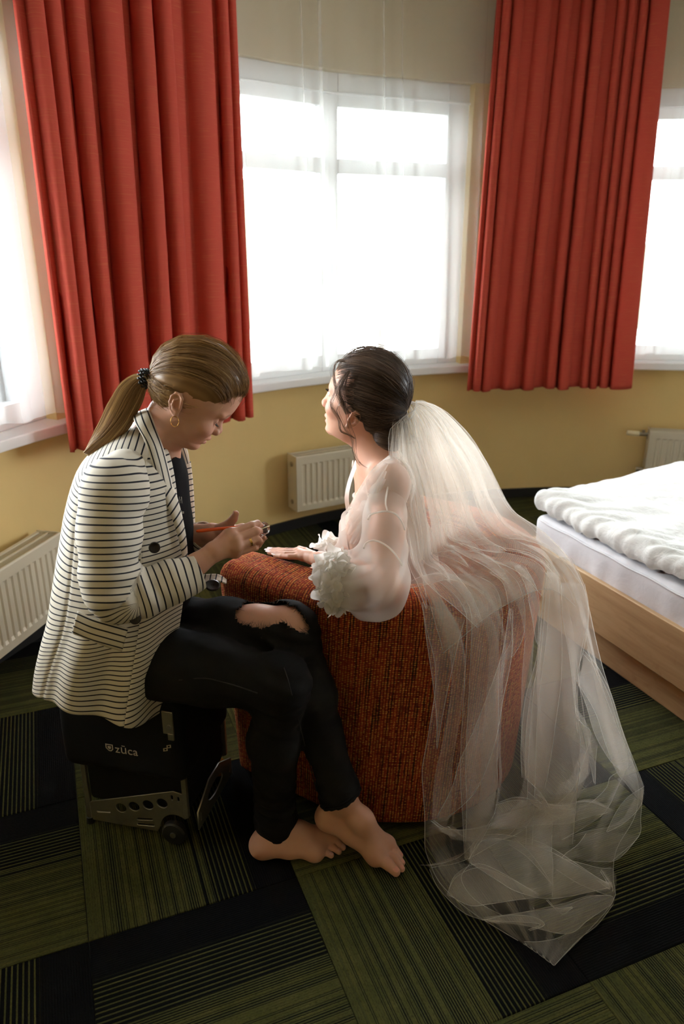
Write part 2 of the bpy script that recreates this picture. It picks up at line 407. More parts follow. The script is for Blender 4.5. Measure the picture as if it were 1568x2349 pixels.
# radiators ----------------------------------------------------------
def radiator(pa, pb, label, z0=.150, z1=.455, dep=.105, valve=False):
    A, B = pol(RW-.035, pa), pol(RW-.035, pb)
    L = np.linalg.norm(B-A); ex = (B-A)/L; n = np.array([ex[1], -ex[0], 0])
    if n @ (np.array([*CC, 0])-A) < 0: n = -n
    # pull in so that the flat back clears the curved wall
    root = empty('radiator', (0, 0, 0))
    Mx = Matrix(((ex[0], n[0], 0, A[0]), (ex[1], n[1], 0, A[1]), (0, 0, 1, 0), (0, 0, 0, 1)))
    def panel(y, yd, nm):
        # pressed front: rows of shallow flutes
        pitch = .0335; k = int((L-.05)/pitch); off = (L-k*pitch)/2; V = []; xs = []
        for i in range(k):
            b = off+i*pitch
            xs += [(b, 0), (b+.005, 1), (b+.019, 1), (b+.024, 0)]
        xs = [(0, 0)]+xs+[(L, 0)]
        zs = [(z0, 0), (z0+.030, 0), (z0+.042, 1), (z1-.052, 1), (z1-.045, 0), (z1-.006, 0), (z1, .6)]
        for zz, a in zs:
            for xx, b in xs:
                dd = -.006*(a*b if a <= 1 else 0)
                if zz == z1: dd = -.004
                V.append(Mx @ Vector((xx, y+dd, zz)))
        m_ = MB(); m_.add(V, grid_faces(len(zs), len(xs)))
        m_.box(0, L, y-yd, y-.007, z0+.002, z1-.003, Mx)
        return m_.build(nm, M['enamel'], root, smooth=False, bevel=.0)
    panel(dep, .014, 'front_panel'); 
    b = MB(); b.box(.005, L-.005, 0, .014, z0, z1-.004, Mx); b.build('back_panel', M['enamel'], root)
    e = MB(); e.box(-.002, .004, -.002, dep, z0, z1, Mx); e.build('end_panel', M['enamel'], root, bevel=.002)
    e = MB(); e.box(L-.004, L+.002, -.002, dep, z0, z1, Mx); e.build('end_panel', M['enamel'], root, bevel=.002)
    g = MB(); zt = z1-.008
    g.box(.004, L-.004, .012, dep-.012, zt-.03, zt-.028, Mx); g.build('convector', M['grille'], root)  # sheet below the slats, shade of the grille put into its colour
    g = MB(); k = int(L/.0075)
    for i in range(k):
        x = .008+i*(L-.016)/k; g.box(x, x+.0026, .006, dep-.008, zt-.006, zt, Mx)
    g.build('grille_slats', M['enamel'], root)['kind'] = 'stuff'
    g = MB()
    for yy in (.003, dep*.42, dep-.012): g.box(.003, L-.003, yy, yy+.009, zt-.004, zt+.003, Mx)
    g.build('grille_frame', M['enamel'], root, bevel=.0015)
    for xx in (.12, L-.12):
        k = MB(); k.box(xx-.015, xx+.015, -.04, .004, z0+.02, z1-.04, Mx); k.build('bracket', M['enamel'], root)
    for zz in (z0+.045, z1-.05):
        p = MB(); p.cyl(Mx @ Vector((-.002, dep*.5, zz)), Mx @ Vector((-.007, dep*.5, zz)), .013, n=14); p.build('plug', M['brass'], root, smooth=True)
    if valve:
        p = MB(); zz = z1-.035
        p.cyl(Mx @ Vector((-.002, dep*.5, zz)), Mx @ Vector((-.055, dep*.5, zz)), .011, n=14); p.cyl(Mx @ Vector((-.030, dep*.5, zz)), Mx @ Vector((-.030, dep*.5, zz+.025)), .009, n=12)
        p.build('valve', M['brass'], root, smooth=False)
        p = MB(); p.cyl(Mx @ Vector((-.052, dep*.5, zz)), Mx @ Vector((-.125, dep*.5, zz+.004)), .017, .014, n=18); p.build('valve_knob', M['ivory'], root, smooth=False, bevel=.003)
        p = MB(); p.cyl(Mx @ Vector((-.03, dep*.5, z0+.03)), Mx @ Vector((-.03, dep*.5, .0)), .008, n=12); p.cyl(Mx @ Vector((-.045, dep*.5, z0+.05)), Mx @ Vector((-.002, dep*.5, z0+.05)), .014, n=12)
        p.build('pipe', M['brass'], root)
    tag(root, label, 'radiator', 'radiators under the windows')
radiator(127.6, 112.0, 'cream fluted radiator on the wall between the two women')
radiator(178.0, 155.9, 'cream fluted radiator on the wall behind the striped jacket')
radiator(83.2, 66.0, 'cream fluted radiator with an ivory valve knob behind the bed', valve=True)
# ================================================================== signed-distance modelling
def surfnet(f, lo, hi, h):
    """polygonise f<0 inside the box lo..hi on a grid of step h (naive surface nets)"""
    lo, hi = np.asarray(lo, float), np.asarray(hi, float)
    n = np.ceil((hi-lo)/h).astype(int)+1
    ax = [lo[k]+h*np.arange(n[k]) for k in range(3)]
    # coarse pass first: only points near the surface are evaluated on the fine grid
    q = 4; nc = (n+q-1)//q+1
    C = np.stack(np.meshgrid(*[lo[k]+h*q*np.arange(nc[k]) for k in range(3)], indexing='ij'), -1).reshape(-1, 3)
    dc = np.concatenate([f(C[i:i+300000]) for i in range(0, len(C), 300000)]).reshape(tuple(nc))
    near = np.abs(dc) < h*q*2.6
    up = lambda a: np.repeat(np.repeat(np.repeat(a, q, 0), q, 1), q, 2)
    cell = np.zeros(tuple(nc-1), bool)
    for a in (0, 1):
        for b in (0, 1):
            for d in (0, 1): cell |= near[a:nc[0]-1+a, b:nc[1]-1+b, d:nc[2]-1+d]
    D = up(dc[:-1, :-1, :-1])[:n[0], :n[1], :n[2]].astype(np.float32)
    act = up(cell)[:n[0], :n[1], :n[2]]
    I = np.argwhere(act)
    for i in range(0, len(I), 300000):
        J = I[i:i+300000]; D[J[:, 0], J[:, 1], J[:, 2]] = f(lo+h*J)
    ins = D < 0
    c = [(a, b, d) for a in (0, 1) for b in (0, 1) for d in (0, 1)]
    sl = lambda a, k: slice(a, n[k]-1+a)
    cnt = sum(ins[sl(a, 0), sl(b, 1), sl(d, 2)].astype(np.int8) for a, b, d in c)
    act = (cnt > 0) & (cnt < 8); idx = np.argwhere(act); vid = -np.ones(act.shape, np.int64); vid[act] = np.arange(len(idx))
    acc = np.zeros((len(idx), 3)); num = np.zeros(len(idx))
    val = {k: D[idx[:, 0]+k[0], idx[:, 1]+k[1], idx[:, 2]+k[2]].astype(np.float64) for k in c}
    for a in c:
        for k in range(3):
            if a[k] == 0:
                b = list(a); b[k] = 1; b = tuple(b); va, vb = val[a], val[b]; x = (va < 0) != (vb < 0)
                t = np.where(x, va/np.where(x, va-vb, 1), 0)
                p = np.tile(np.array(a, float), (len(idx), 1)); p[:, k] = t
                acc[x] += p[x]; num[x] += 1
    V = lo + h*(idx + acc/np.maximum(num, 1)[:, None]); Fs = []
    for k in range(3):
        u, w = [(1, 2), (2, 0), (0, 1)][k]
        s0 = [slice(None)]*3; s1 = [slice(None)]*3
        for q in (u, w): s0[q] = slice(1, n[q]-1); s1[q] = slice(1, n[q]-1)
        s0[k] = slice(0, n[k]-1); s1[k] = slice(1, n[k])
        A, B = ins[tuple(s0)], ins[tuple(s1)]; e = np.argwhere(A != B)
        if not len(e): continue
        flip = A[tuple(e.T)]
        e2 = e.copy(); e2[:, u] += 1; e2[:, w] += 1
        def g(du, dw):
            q = e2.copy(); q[:, u] -= du; q[:, w] -= dw; return vid[q[:, 0], q[:, 1], q[:, 2]]
        q = np.stack([g(1, 1), g(0, 1), g(0, 0), g(1, 0)], 1)
        q[~flip] = q[~flip][:, ::-1]; Fs.append(q)
    return V, np.concatenate(Fs)
def sd_cone(P, a, b, r0, r1):
    """round cone: a tapering limb"""
    a, b = np.asarray(a, float), np.asarray(b, float); ba = b-a; l2 = ba @ ba; rr = r0-r1; a2 = l2-rr*rr; il = 1/l2
    pa = P-a; y = pa @ ba; z = y-l2; x2 = ((pa*l2-y[:, None]*ba)**2).sum(1); y2 = y*y*l2; z2 = z*z*l2
    k = np.sign(rr)*rr*rr*x2
    o = (np.sqrt(x2*a2*il)+y*rr)*il-r0
    o = np.where(np.sign(z)*a2*z2 > k, np.sqrt(x2+z2)*il-r1, o)
    return np.where(np.sign(y)*a2*y2 < k, np.sqrt(x2+y2)*il-r0, o)
def sd_ell(P, c, r, R=None):
    q = P-np.asarray(c, float)
    if R is not None: q = q @ R
    r = np.asarray(r, float); k0 = np.sqrt(((q/r)**2).sum(1)); k1 = np.sqrt(((q/(r*r))**2).sum(1))+1e-9
    return k0*(k0-1)/k1
def smin(a, b, k):
    h = np.maximum(k-np.abs(a-b), 0)/k; return np.minimum(a, b)-h*h*k*.25
def smax(a, b, k): return -smin(-a, -b, k)

# ================================================================== armchair
def mat_tweed():
    n = NT('orange_tweed'); x, y, z = n.sep(n.attr('uv3', True))
    u = n.math('DIVIDE', x, .0074); v = n.math('DIVIDE', y, .0052)
    wob = n.math('MULTIPLY', n.noise(n.comb(u, v, 0.0), .5, 2), .5)
    iv = n.math('FLOOR', v); u = n.math('ADD', u, wob)
    iu = n.math('FLOOR', u); fu, fv = n.math('FRACT', u), n.math('FRACT', v)
    def rnd(a, b, c):
        w = n.n('ShaderNodeTexWhiteNoise', noise_dimensions='3D'); n.set(w, 'Vector', n.comb(a, b, c)); return w.outputs['Value']
    cell = rnd(iu, iv, 0.0)
    cols = n.noise(n.comb(n.math('MULTIPLY', u, 1.1), n.math('MULTIPLY', v, .035), 0.0), 1.0, 2)
    rows = n.noise(n.comb(n.math('MULTIPLY', u, .10), n.math('MULTIPLY', v, .8), 9.0), 1.0, 2)
    ex = n.math('DIVIDE', n.math('SUBTRACT', fu, .5), .46); ey = n.math('DIVIDE', n.math('SUBTRACT', fv, .5), .38)
    rad = n.math('ADD', n.math('MULTIPLY', ex, ex), n.math('MULTIPLY', ey, ey))
    dash = n.ramp(rad, [(.35, (1, 1, 1)), (1.0, (0, 0, 0))])
    ground = n.ramp(cols, [(.38, (.018, .007, .005)), (.50, (.17, .016, .008)), (.64, (.32, .032, .013))])
    k = n.math('ADD', n.math('MULTIPLY', cell, .30), n.math('ADD', n.math('MULTIPLY', rows, .42), n.math('MULTIPLY', cols, .28)))
    yarn = n.ramp(k, [(.33, (.30, .034, .012)), (.43, (.52, .10, .020)), (.53, (.66, .20, .032)), (.68, (.74, .36, .065))])
    c = n.mix(dash, ground, yarn)
    return n.done(n.bsdf(c, .9, 0, n.bump(dash, .8, .003), Specular_IOR_Level=.15, Sheen_Weight=.15, Sheen_Tint=(1, .45, .25)))
M['tweed'] = mat_tweed()
M['blackp'] = plain('black_plastic', (.010, .010, .010), .5)
CH0 = np.array([.155, 1.988]); CHA = math.radians(146.0); CD = np.array([math.cos(CHA), math.sin(CHA)]); CN = np.array([-CD[1], CD[0]])*-1
if CN[1] < 0: CN = -CN
ZR = .70; RO0, RO1, TH2 = .385, .425, .155; ARM = .315
def ch_local(P):
    q = P[:, :2]-CH0; return q @ CD, q @ CN
def ch_plan(P):
    x, y = ch_local(P); return np.where(x < 0, np.hypot(x, y), np.abs(y)), x, y
def ro(z): return RO0+(RO1-RO0)*np.clip(z/ZR, 0, 1)
def sd_chair_outer(P):
    """solid hull of the chair, used for the drape of the veil as well"""
    r, x, y = ch_plan(P); return np.maximum(np.maximum(r-ro(P[:, 2]), x-ARM), P[:, 2]-ZR)
def rbox(d1, d2, k):
    """intersection of two half spaces with a rounded edge of radius k"""
    a, b = d1+k, d2+k
    return np.minimum(np.maximum(a, b), 0)+np.hypot(np.maximum(a, 0), np.maximum(b, 0))-k
def sd_shell(P):
    r, x, y = ch_plan(P); z = P[:, 2]; R1 = ro(z)
    wall = np.abs(r-(R1-TH2/2))-TH2/2
    d = rbox(wall, z-ZR, .045)
    d = rbox(d, x-ARM, .035)
    return np.maximum(d, .022-z)
chair = empty('armchair', (CH0[0], CH0[1], 0))
tag(chair, 'orange tweed tub armchair that the bride sits in', 'armchair')
def local_obj(name, V, F, mat, parent, **kw):
    V = np.asarray(V)-np.array(parent.location); return obj(name, V, F, mat, parent, **kw)
V, F = surfnet(sd_shell, (CH0[0]-.60, CH0[1]-.60, -.01), (CH0[0]+.60, CH0[1]+.60, ZR+.03), .0085)
r, x, y = ch_plan(V); arc = np.where(x < 0, ro(V[:, 2])*(np.arctan2(y, -x)), np.sign(y)*(ro(V[:, 2])*PI/2+x))
pv = V[:, 2]+np.clip(ro(V[:, 2])-r, 0, 1)
fx = np.clip(x-(ARM-.012), 0, 1)/.012
uv = np.stack([np.where(fx > .5, np.sign(y)*(.8+r), arc), np.where(fx > .5, V[:, 2], pv), 0*r], 1)
local_obj('shell', V, F, M['tweed'], chair, attrs={'uv3': uv})
def sd_seat(P):
    r, x, y = ch_plan(P); z = P[:, 2]
    d = rbox(r-(ro(z)-TH2+.004), z-.42-.015*np.cos(np.clip(r/.28, 0, 1.5)), .03)
    d = rbox(d, x-(ARM+.02), .03); return np.maximum(d, .05-z)
V, F = surfnet(sd_seat, (CH0[0]-.6, CH0[1]-.6, .03), (CH0[0]+.6, CH0[1]+.6, .48), .012)
r, x, y = ch_plan(V)
local_obj('seat', V, F, M['tweed'], chair, attrs={'uv3': np.stack([x, y+V[:, 2], 0*x], 1)})
for a in (40, 130, 230, 320):
    g = MB(); px, py = CD*.27*math.cos(math.radians(a))+CN*.27*math.sin(math.radians(a))
    g.cyl((px, py, 0), (px, py, .026), .024, n=14); g.build('glide', M['blackp'], chair, smooth=False)

# ================================================================== bed
def mat_maple():
    n = NT('pale_maple'); x, y, z = n.sep(n.co())
    v = n.comb(n.math('MULTIPLY', x, 1.2), n.math('MULTIPLY', y, 12.0), n.math('MULTIPLY', z, 12.0))
    f = n.noise(v, 2.2, 5, .6, .6); g = n.noise(n.comb(n.math('MULTIPLY', x, 6.0), y, n.math('MULTIPLY', z, 5.0)), 3.0, 2)
    c = n.ramp(f, [(.30, (.42, .26, .13)), (.55, (.56, .37, .20)), (.78, (.61, .42, .25))])
    spot = n.ramp(g, [(.60, (0, 0, 0)), (.76, (1, 1, 1))])
    c = n.mix(n.math('MULTIPLY', spot, .5), c, (.38, .20, .085))
    return n.done(n.bsdf(c, .38, 0, n.bump(f, .05, .002)))
M['maple'] = mat_maple()
def mat_linen(name, col, sc=14.0, st=.35):
    n = NT(name); v = n.co(); f = n.noise(v, sc, 4, .55, .4); g = n.noise(v, 900.0, 1)
    return n.done(n.bsdf(n.mix(f, tuple(c*.96 for c in col), col), .8, 0, n.bump(n.math('ADD', f, n.math('MULTIPLY', g, .05)), st, .012), Specular_IOR_Level=.2, Sheen_Weight=.1))
M['sheet'] = mat_linen('white_sheet', (.74, .73, .76))
M['duvet'] = mat_linen('white_duvet', (.64, .63, .60), 26.0, .5)
BA = math.radians(-68.0); BU = np.array([math.cos(BA), math.sin(BA)]); BV = np.array([-BU[1], BU[0]])   # BU to the near end, BV across
B0 = np.array([.766, 2.905]); BL, BW = 2.02, 1.62
bed = empty('bed_frame', (B0[0], B0[1], 0), BA); tag(bed, 'pale maple bed frame with a recessed plinth', 'bed')
def bpart(nm, x0, x1, y0, y1, z0, z1, mt, bev=.004):
    b_ = MB(); b_.box(x0, x1, y0, y1, z0, z1); return b_.build(nm, mt, bed, bevel=bev)
bpart('side_board', 0, BL, 0, .022, .132, .335, M['maple']); bpart('side_board', 0, BL, BW-.022, BW, .132, .335, M['maple'])
bpart('end_board', .0, .022, .022, BW-.022, .132, .335, M['maple']); bpart('end_board', BL-.022, BL, .022, BW-.022, .132, .335, M['maple'])
bpart('plinth', .04, BL-.04, .042, .06, 0, .14, M['maple']); bpart('plinth', .04, BL-.04, BW-.06, BW-.042, 0, .14, M['maple'])
bpart('plinth', .04, .06, .06, BW-.06, 0, .14, M['maple']); bpart('plinth', BL-.06, BL-.04, .06, BW-.06, 0, .14, M['maple'])
bpart('slat_base', .022, BL-.022, .022, BW-.022, .19, .215, M['maple'])
# mattress under a white sheet, its side a little loose
def slab(x0, x1, y0, y1, z0, z1, rad, nx, ny, nz, disp):
    """rounded slab as one skin: outline ring rows from the bottom edge over the top to a centre grid"""
    dn_ = lambda k, w, L: (lambda q: (q-q[0])/(q[-1]-q[0]))(np.cumsum(np.r_[0, 1/(1+5*np.exp(-np.minimum(np.arange(1, k), k-np.arange(1, k))/4.0))]))
    us = dn_(nx, 0, 0); vs = dn_(ny, 0, 0)
    xs = x0+(x1-x0)*us; ys = y0+(y1-y0)*vs
    X, Y = np.meshgrid(xs, ys, indexing='ij'); Z = np.full_like(X, z1)
    top = np.stack([X, Y, Z], -1)
    per = [(i, 0) for i in range(nx)]+[(nx-1, j) for j in range(1, ny)]+[(i, ny-1) for i in range(nx-2, -1, -1)]+[(0, j) for j in range(ny-2, 0, -1)]
    V = top.reshape(-1, 3).tolist(); F = grid_faces(nx, ny).tolist(); n0 = [i*ny+j for i, j in per]; k = len(per)
    for r_ in range(1, nz+1):
        z = z1-(z1-z0)*r_/nz; b = len(V)
        V += [[top[i, j][0], top[i, j][1], z] for i, j in per]
        F += [[n0[q], b+q, b+(q+1) % k, n0[(q+1) % k]] for q in range(k)]; n0 = list(range(b, b+k))
    F.append(n0); V = np.array(V)
    lo = np.array([x0+rad, y0+rad, z0+rad]); hi = np.array([x1-rad, y1-rad, z1-rad])
    q = np.clip(V, lo, hi); d = V-q; L = np.linalg.norm(d, axis=1)[:, None]; N = d/np.maximum(L, 1e-6)
    V = np.where(L > 1e-6, q+N*rad, V); V = V+N*disp(V)[:, None]
    nt = (nx-1)*(ny-1); F = [f_[::-1] if i_ >= nt else f_ for i_, f_ in enumerate(F)]          # sides wound like the top
    return V, F
def mdisp(V):
    side = sm(.40, .30, V[:, 2]); s_ = V[:, 0]*1.0+V[:, 1]
    return .006*vnoise(V*np.array([7, 7, 2.]), 2.5, 3)+side*.012*vnoise(np.c_[s_*9+V[:, 2]*14, V[:, 2]*2, 0*s_], 1.0, 5)+.004*vnoise(V, 30, 8)*side
V, F = slab(.028, BL-.03, .024, BW-.024, .216, .448, .03, 110, 70, 16, mdisp)
mt = empty('mattress', (B0[0], B0[1], 0), BA); o = obj('cover', V, F, M['sheet'], mt); tag(mt, 'thick mattress in a white fitted sheet on the maple bed', 'mattress')
w = MB(); w.tube([(x_, .021, .435+.002*math.sin(x_*30)) for x_ in np.linspace(.06, BL-.06, 60)], .004, 6); w.build('piping', M['sheet'], mt, smooth=True)
# duvet: thick, rumpled, higher towards the middle of the bed
def ddisp(V):
    x, y = V[:, 0], V[:, 1]; top = sm(.47, .54, V[:, 2])
    puff = .10*sm(.18, .9, y)*sm(-.2, .3, x)*(1-.35*sm(.7, 1.6, x))-.012*np.exp(-((x-.30)/.10)**2)*sm(.35, .05, y)
    edge = sm(.45, .03, y)
    wr = .012*vnoise(np.c_[x*26-y*30, y*6+x*2, 0*x], 1.0, 2)*edge+.006*vnoise(np.c_[x*60-y*48, y*12, 0*x], 1.0, 4)*edge
    wr += .010*vnoise(np.c_[x*9, y*4, 0*x], 1.0, 9)+.004*vnoise(V, 22, 12)
    return top*puff+wr
V, F = slab(-.02, BL-.25, .030, BW-.03, .452, .545, .044, 170, 110, 10, ddisp)
dv = obj('duvet', V, F, M['duvet']); dv.location = (B0[0], B0[1], 0); dv.rotation_euler = (0, 0, BA)
V[:, 2] = np.maximum(V[:, 2], .452)
tag(dv, 'rumpled white duvet spread over the mattress', 'duvet')

# ================================================================== wheeled make-up case
M['nylon'] = plain('black_nylon', (.005, .005, .0055), .75, nscale=420, namt=.3, bump=.15, Specular_IOR_Level=.2)
M['alu'] = plain('brushed_aluminium', (.42, .40, .34), .38, .9, nscale=60, namt=.12)
M['print'] = plain('grey_print', (.42, .36, .28), .7)
M['amber'] = plain('amber_wheel', (.45, .20, .02), .3)
SA = math.radians(-13.7); S0 = np.array([-.6954, 1.6289])
case = empty('makeup_case', (S0[0], S0[1], 0), SA); tag(case, 'black wheeled make-up case with a perforated metal frame, used as a seat', 'suitcase')
def plate(name, outer, holes, th, mat, parent, Mloc, bev=.0008):
    cu = bpy.data.curves.new(name, 'CURVE'); cu.dimensions = '2D'; cu.fill_mode = 'BOTH'; cu.extrude = th/2; cu.bevel_depth = bev; cu.bevel_resolution = 1
    for ring in [outer]+holes:
        sp = cu.splines.new('POLY'); sp.points.add(len(ring)-1); sp.use_cyclic_u = True
        for p, q in zip(sp.points, ring): p.co = (q[0], q[1], 0, 1)
    tmp = bpy.data.objects.new(name, cu); COL.objects.link(tmp); dg = bpy.context.evaluated_depsgraph_get()
    me = bpy.data.meshes.new_from_object(tmp.evaluated_get(dg)); bpy.data.objects.remove(tmp); bpy.data.curves.remove(cu)
    me.transform(Mloc); return link(name, me, mat, parent, False)
def ring(cx, cz, a, b, n=20, rot=0.0):
    return [(cx+a*math.cos(t)*math.cos(rot)-b*math.sin(t)*math.sin(rot), cz+a*math.cos(t)*math.sin(rot)+b*math.sin(t)*math.cos(rot)) for t in np.arange(n)*2*PI/n]
def slot(x0, z0, x1, z1, w):
    d = np.array([x1-x0, z1-z0]); d /= np.linalg.norm(d); nn = np.array([-d[1], d[0]])*w; r_ = []
    for k in range(7): t = -PI/2+PI*k/6; r_.append((x1+w*math.cos(t)*d[0]+math.sin(t)*nn[0], z1+w*math.cos(t)*d[1]+math.sin(t)*nn[1]))
    for k in range(7): t = PI/2+PI*k/6; r_.append((x0+w*math.cos(t)*d[0]+math.sin(t)*nn[0], z0+w*math.cos(t)*d[1]+math.sin(t)*nn[1]))
    return r_
XZ = Matrix(((1, 0, 0, 0), (0, 0, -1, 0), (0, 1, 0, 0), (0, 0, 0, 1)))
arch = [(.262+.046*math.cos(t), .033+.050*math.sin(t)) for t in np.linspace(PI*.98, PI*.30, 12)]
outer = [(-.006, .018), (-.006, .055), (.014, .074), (.262, .158), (.298, .150), (.298, .080)]+arch[::-1]+[(.205, .016), (.016, .014)]
outer = [(-.006, .018), (.016, .014), (.205, .016)]+arch+[(.299, .080), (.299, .150), (.262, .158), (.014, .074), (-.006, .055)]
holes = [ring(cx, cz, .0165, .0155) for cx, cz in ((.103, .072), (.143, .085), (.185, .099), (.227, .113))]
holes += [slot(.030, .045, .066, .050, .0035), slot(.15, .045, .192, .052, .004), slot(.15, .028, .195, .033, .004), slot(.257, .132, .257, .142, .004), slot(.275, .130, .275, .140, .004)]
pN = plate('side_plate', outer, holes, .003, M['alu'], case, Matrix.Translation((0, .004, 0)) @ XZ)
pF = plate('side_plate', outer, holes, .003, M['alu'], case, Matrix.Translation((0, .268, 0)) @ XZ)
YZ = Matrix(((0, 0, 1, 0), (1, 0, 0, 0), (0, 1, 0, 0), (0, 0, 0, 1)))
plate('end_plate', [(.02, .03), (.25, .03), (.25, .085), (.17, .13), (.10, .13), (.02, .085)], [ring(.135, .078, .052, .022, 24), slot(.035, .05, .035, .07, .004), slot(.235, .05, .235, .07, .004)], .003, M['alu'], case, Matrix.Translation((.318, 0, 0)) @ YZ)
for xx, yy in ((-.004, .0), (-.004, .262), (.287, .0), (.287, .262)):
    p = MB(); p.box(xx, xx+.014, yy, yy+.012, .015 if xx < 0 else .08, .44); p.build('frame_post', M['alu'], case, bevel=.002)
for xx, yy in ((.002, .006), (.002, .266)):
    p = MB(); p.cyl((xx, yy, 0), (xx, yy, .02), .011, n=12); p.build('foot', M['blackp'], case)
for yy in (-.012, .262):
    wv = MB(); wv.lathe([(.0, -.011), (.030, -.011), (.034, -.007), (.034, .007), (.030, .011), (.0, .011)], 28, Matrix.Translation((.262, yy+.004, .034)) @ Matrix.Rotation(PI/2, 4, 'X'))
    wh = wv.build('wheel', M['blackp'] if yy < 0 else M['amber'], case, smooth=False)
    hb = MB(); hb.cyl((.262, yy-.010, .034), (.262, yy-.003, .034), .008, n=14); hb.build('hub', M['chrome'], wh)
def rslab(nm, x0, x1, y0, y1, z0, z1, rad, mt_, parent=case, amp=.002):
    V, F = slab(x0, x1, y0, y1, z0, z1, rad, 24, 20, 18, lambda q: amp*vnoise(q, 12, 3)); return obj(nm, V, F, mt_, parent)
rslab('bag', .004, .296, .010, .258, .075, .40, .014, M['nylon'])
rslab('top_pouch', -.040, .312, -.022, .285, .200, .452, .03, M['nylon'])
rslab('seat_pad', -.030, .312, -.012, .275, .435, .468, .014, M['nylon'])
z_ = MB(); z_.box(-.045, -.041, .02, .026, .30, .36); z_.build('zip_pull', M['brass'], case, bevel=.001)
p = MB(); p.box(.268, .297, -.030, -.024, .362, .428); p.box(.280, .297, -.031, -.024, .345, .365); p.build('buckle_plate', M['alu'], case, bevel=.002)
p = MB(); p.cyl((.286, -.033, .385), (.286, -.029, .385), .006, n=12); p.build('rivet', M['chrome'], case)
def text(name, body, size, mat, parent, Mloc, th=.0004):
    cu = bpy.data.curves.new(name, 'FONT'); cu.body = body; cu.size = size; cu.align_x = 'LEFT'; cu.extrude = th; cu.space_character = 1.05
    tmp = bpy.data.objects.new(name, cu); COL.objects.link(tmp); dg = bpy.context.evaluated_depsgraph_get()
    me = bpy.data.meshes.new_from_object(tmp.evaluated_get(dg)); bpy.data.objects.remove(tmp); bpy.data.curves.remove(cu)
    me.transform(Mloc); return link(name, me, mat, parent, False)
text('logo_lettering', 'z\u016bca', .033, M['print'], case, Matrix.Translation((.126, -.0262, .278)) @ XZ)
def shield(cx, cz, s_): return [(cx-s_, cz+s_), (cx+s_, cz+s_), (cx+s_, cz-.4*s_), (cx+.45*s_, cz-s_), (cx-.2*s_, cz-s_), (cx-s_, cz-.2*s_)]
plate('logo_mark', shield(.110, .289, .0105), [shield(.110, .289, .0078)], .0006, M['print'], case, Matrix.Translation((0, -.0258, 0)) @ XZ, 0)
plate('logo_mark', shield(.110, .289, .0045), [], .0006, M['print'], case, Matrix.Translation((0, -.0258, 0)) @ XZ, 0)
plate('loop_mark', [(.262, .305), (.274, .309), (.274, .318), (.262, .314)], [[(.265, .308), (.271, .310), (.271, .315), (.265, .313)]], .0006, M['print'], case, Matrix.Translation((0, -.0258, 0)) @ XZ, 0)
plate('loop_mark', [(.272, .316), (.284, .320), (.284, .329), (.272, .325)], [[(.275, .319), (.281, .321), (.281, .326), (.275, .324)]], .0006, M['print'], case, Matrix.Translation((0, -.0258, 0)) @ XZ, 0)
# ================================================================== people: shared tools
def mat_skin():
    n = NT('skin'); c = n.attr('col', True); v = n.co()
    f = n.noise(v, 60.0, 4); g = n.noise(v, 900.0, 2)
    c2 = n.n('ShaderNodeMix', {0: n.math('MULTIPLY', f, .35), 6: c, 7: (.55, .22, .15)}, data_type='RGBA', blend_type='MIX').outputs[2]
    return n.done(n.bsdf(c2, .48, 0, n.bump(g, .06, .001), Subsurface_Weight=.12, Subsurface_Radius=(.012, .004, .002), Specular_IOR_Level=.35))
M['skin'] = mat_skin()
def mat_hair(name, dark, mid, light):
    n = NT(name); h = n.attr('h')
    c = n.ramp(h, [(.0, dark), (.5, mid), (1.0, light)])
    a = n.bsdf(c, .38, 0, None, Specular_IOR_Level=.55)
    t = n.n('ShaderNodeBsdfTranslucent', {'Color': c}).outputs[0]
    return n.done(n.mixs(.22, a, t))
M['hair_fair'] = mat_hair('fair_brown_hair', (.11, .052, .018), (.35, .19, .068), (.70, .46, .20))
M['hair_dark'] = mat_hair('dark_brown_hair', (.035, .019, .011), (.13, .075, .046), (.36, .23, .15))
SKIN = np.array([.60, .34, .235])
def unit(v): v = np.asarray(v, float); return v/np.linalg.norm(v)
def join(parts):
    V = []; F = []; n = 0
    for v, f in parts:
        V.append(np.asarray(v)); F += [[int(i)+n for i in q] for q in f]; n += len(v)
    return np.concatenate(V), F
def strands_vf(paths, rad, n=3):
    """paths (N,K,3) -> thin tubes; rad (K,) or (N,K)"""
    P = np.asarray(paths, float); N, K, _ = P.shape; R = np.broadcast_to(np.asarray(rad, float), (N, K))
    T = np.gradient(P, axis=1); T /= np.linalg.norm(T, axis=2, keepdims=True)+1e-12
    ref = np.where(np.abs(T[..., 2:3]) < .9, np.array([0, 0, 1.0]), np.array([1.0, 0, 0]))
    e = np.cross(T, ref); e /= np.linalg.norm(e, axis=2, keepdims=True)+1e-12; g = np.cross(T, e)
    t = np.arange(n)*2*PI/n
    V = P[:, :, None]+R[:, :, None, None]*(np.cos(t)[:, None]*e[:, :, None]+np.sin(t)[:, None]*g[:, :, None])
    a, k, m = np.meshgrid(np.arange(N), np.arange(K-1), np.arange(n), indexing='ij'); m2 = (m+1) % n
    b = a*K*n
    F = np.stack([b+k*n+m, b+k*n+m2, b+(k+1)*n+m2, b+(k+1)*n+m], -1).reshape(-1, 4)
    return V.reshape(-1, 3), F
def hair_obj(name, paths, rad, mat, parent, hv=None, spread=.3):
    V, F = strands_vf(paths, rad); N, K, _ = np.shape(paths)
    if hv is None: hv = np.clip(.45+spread*rng.normal(size=N), 0, 1)
    o = obj(name, V, F, mat, parent, True, {'h': np.repeat(hv, K*3)}); return o
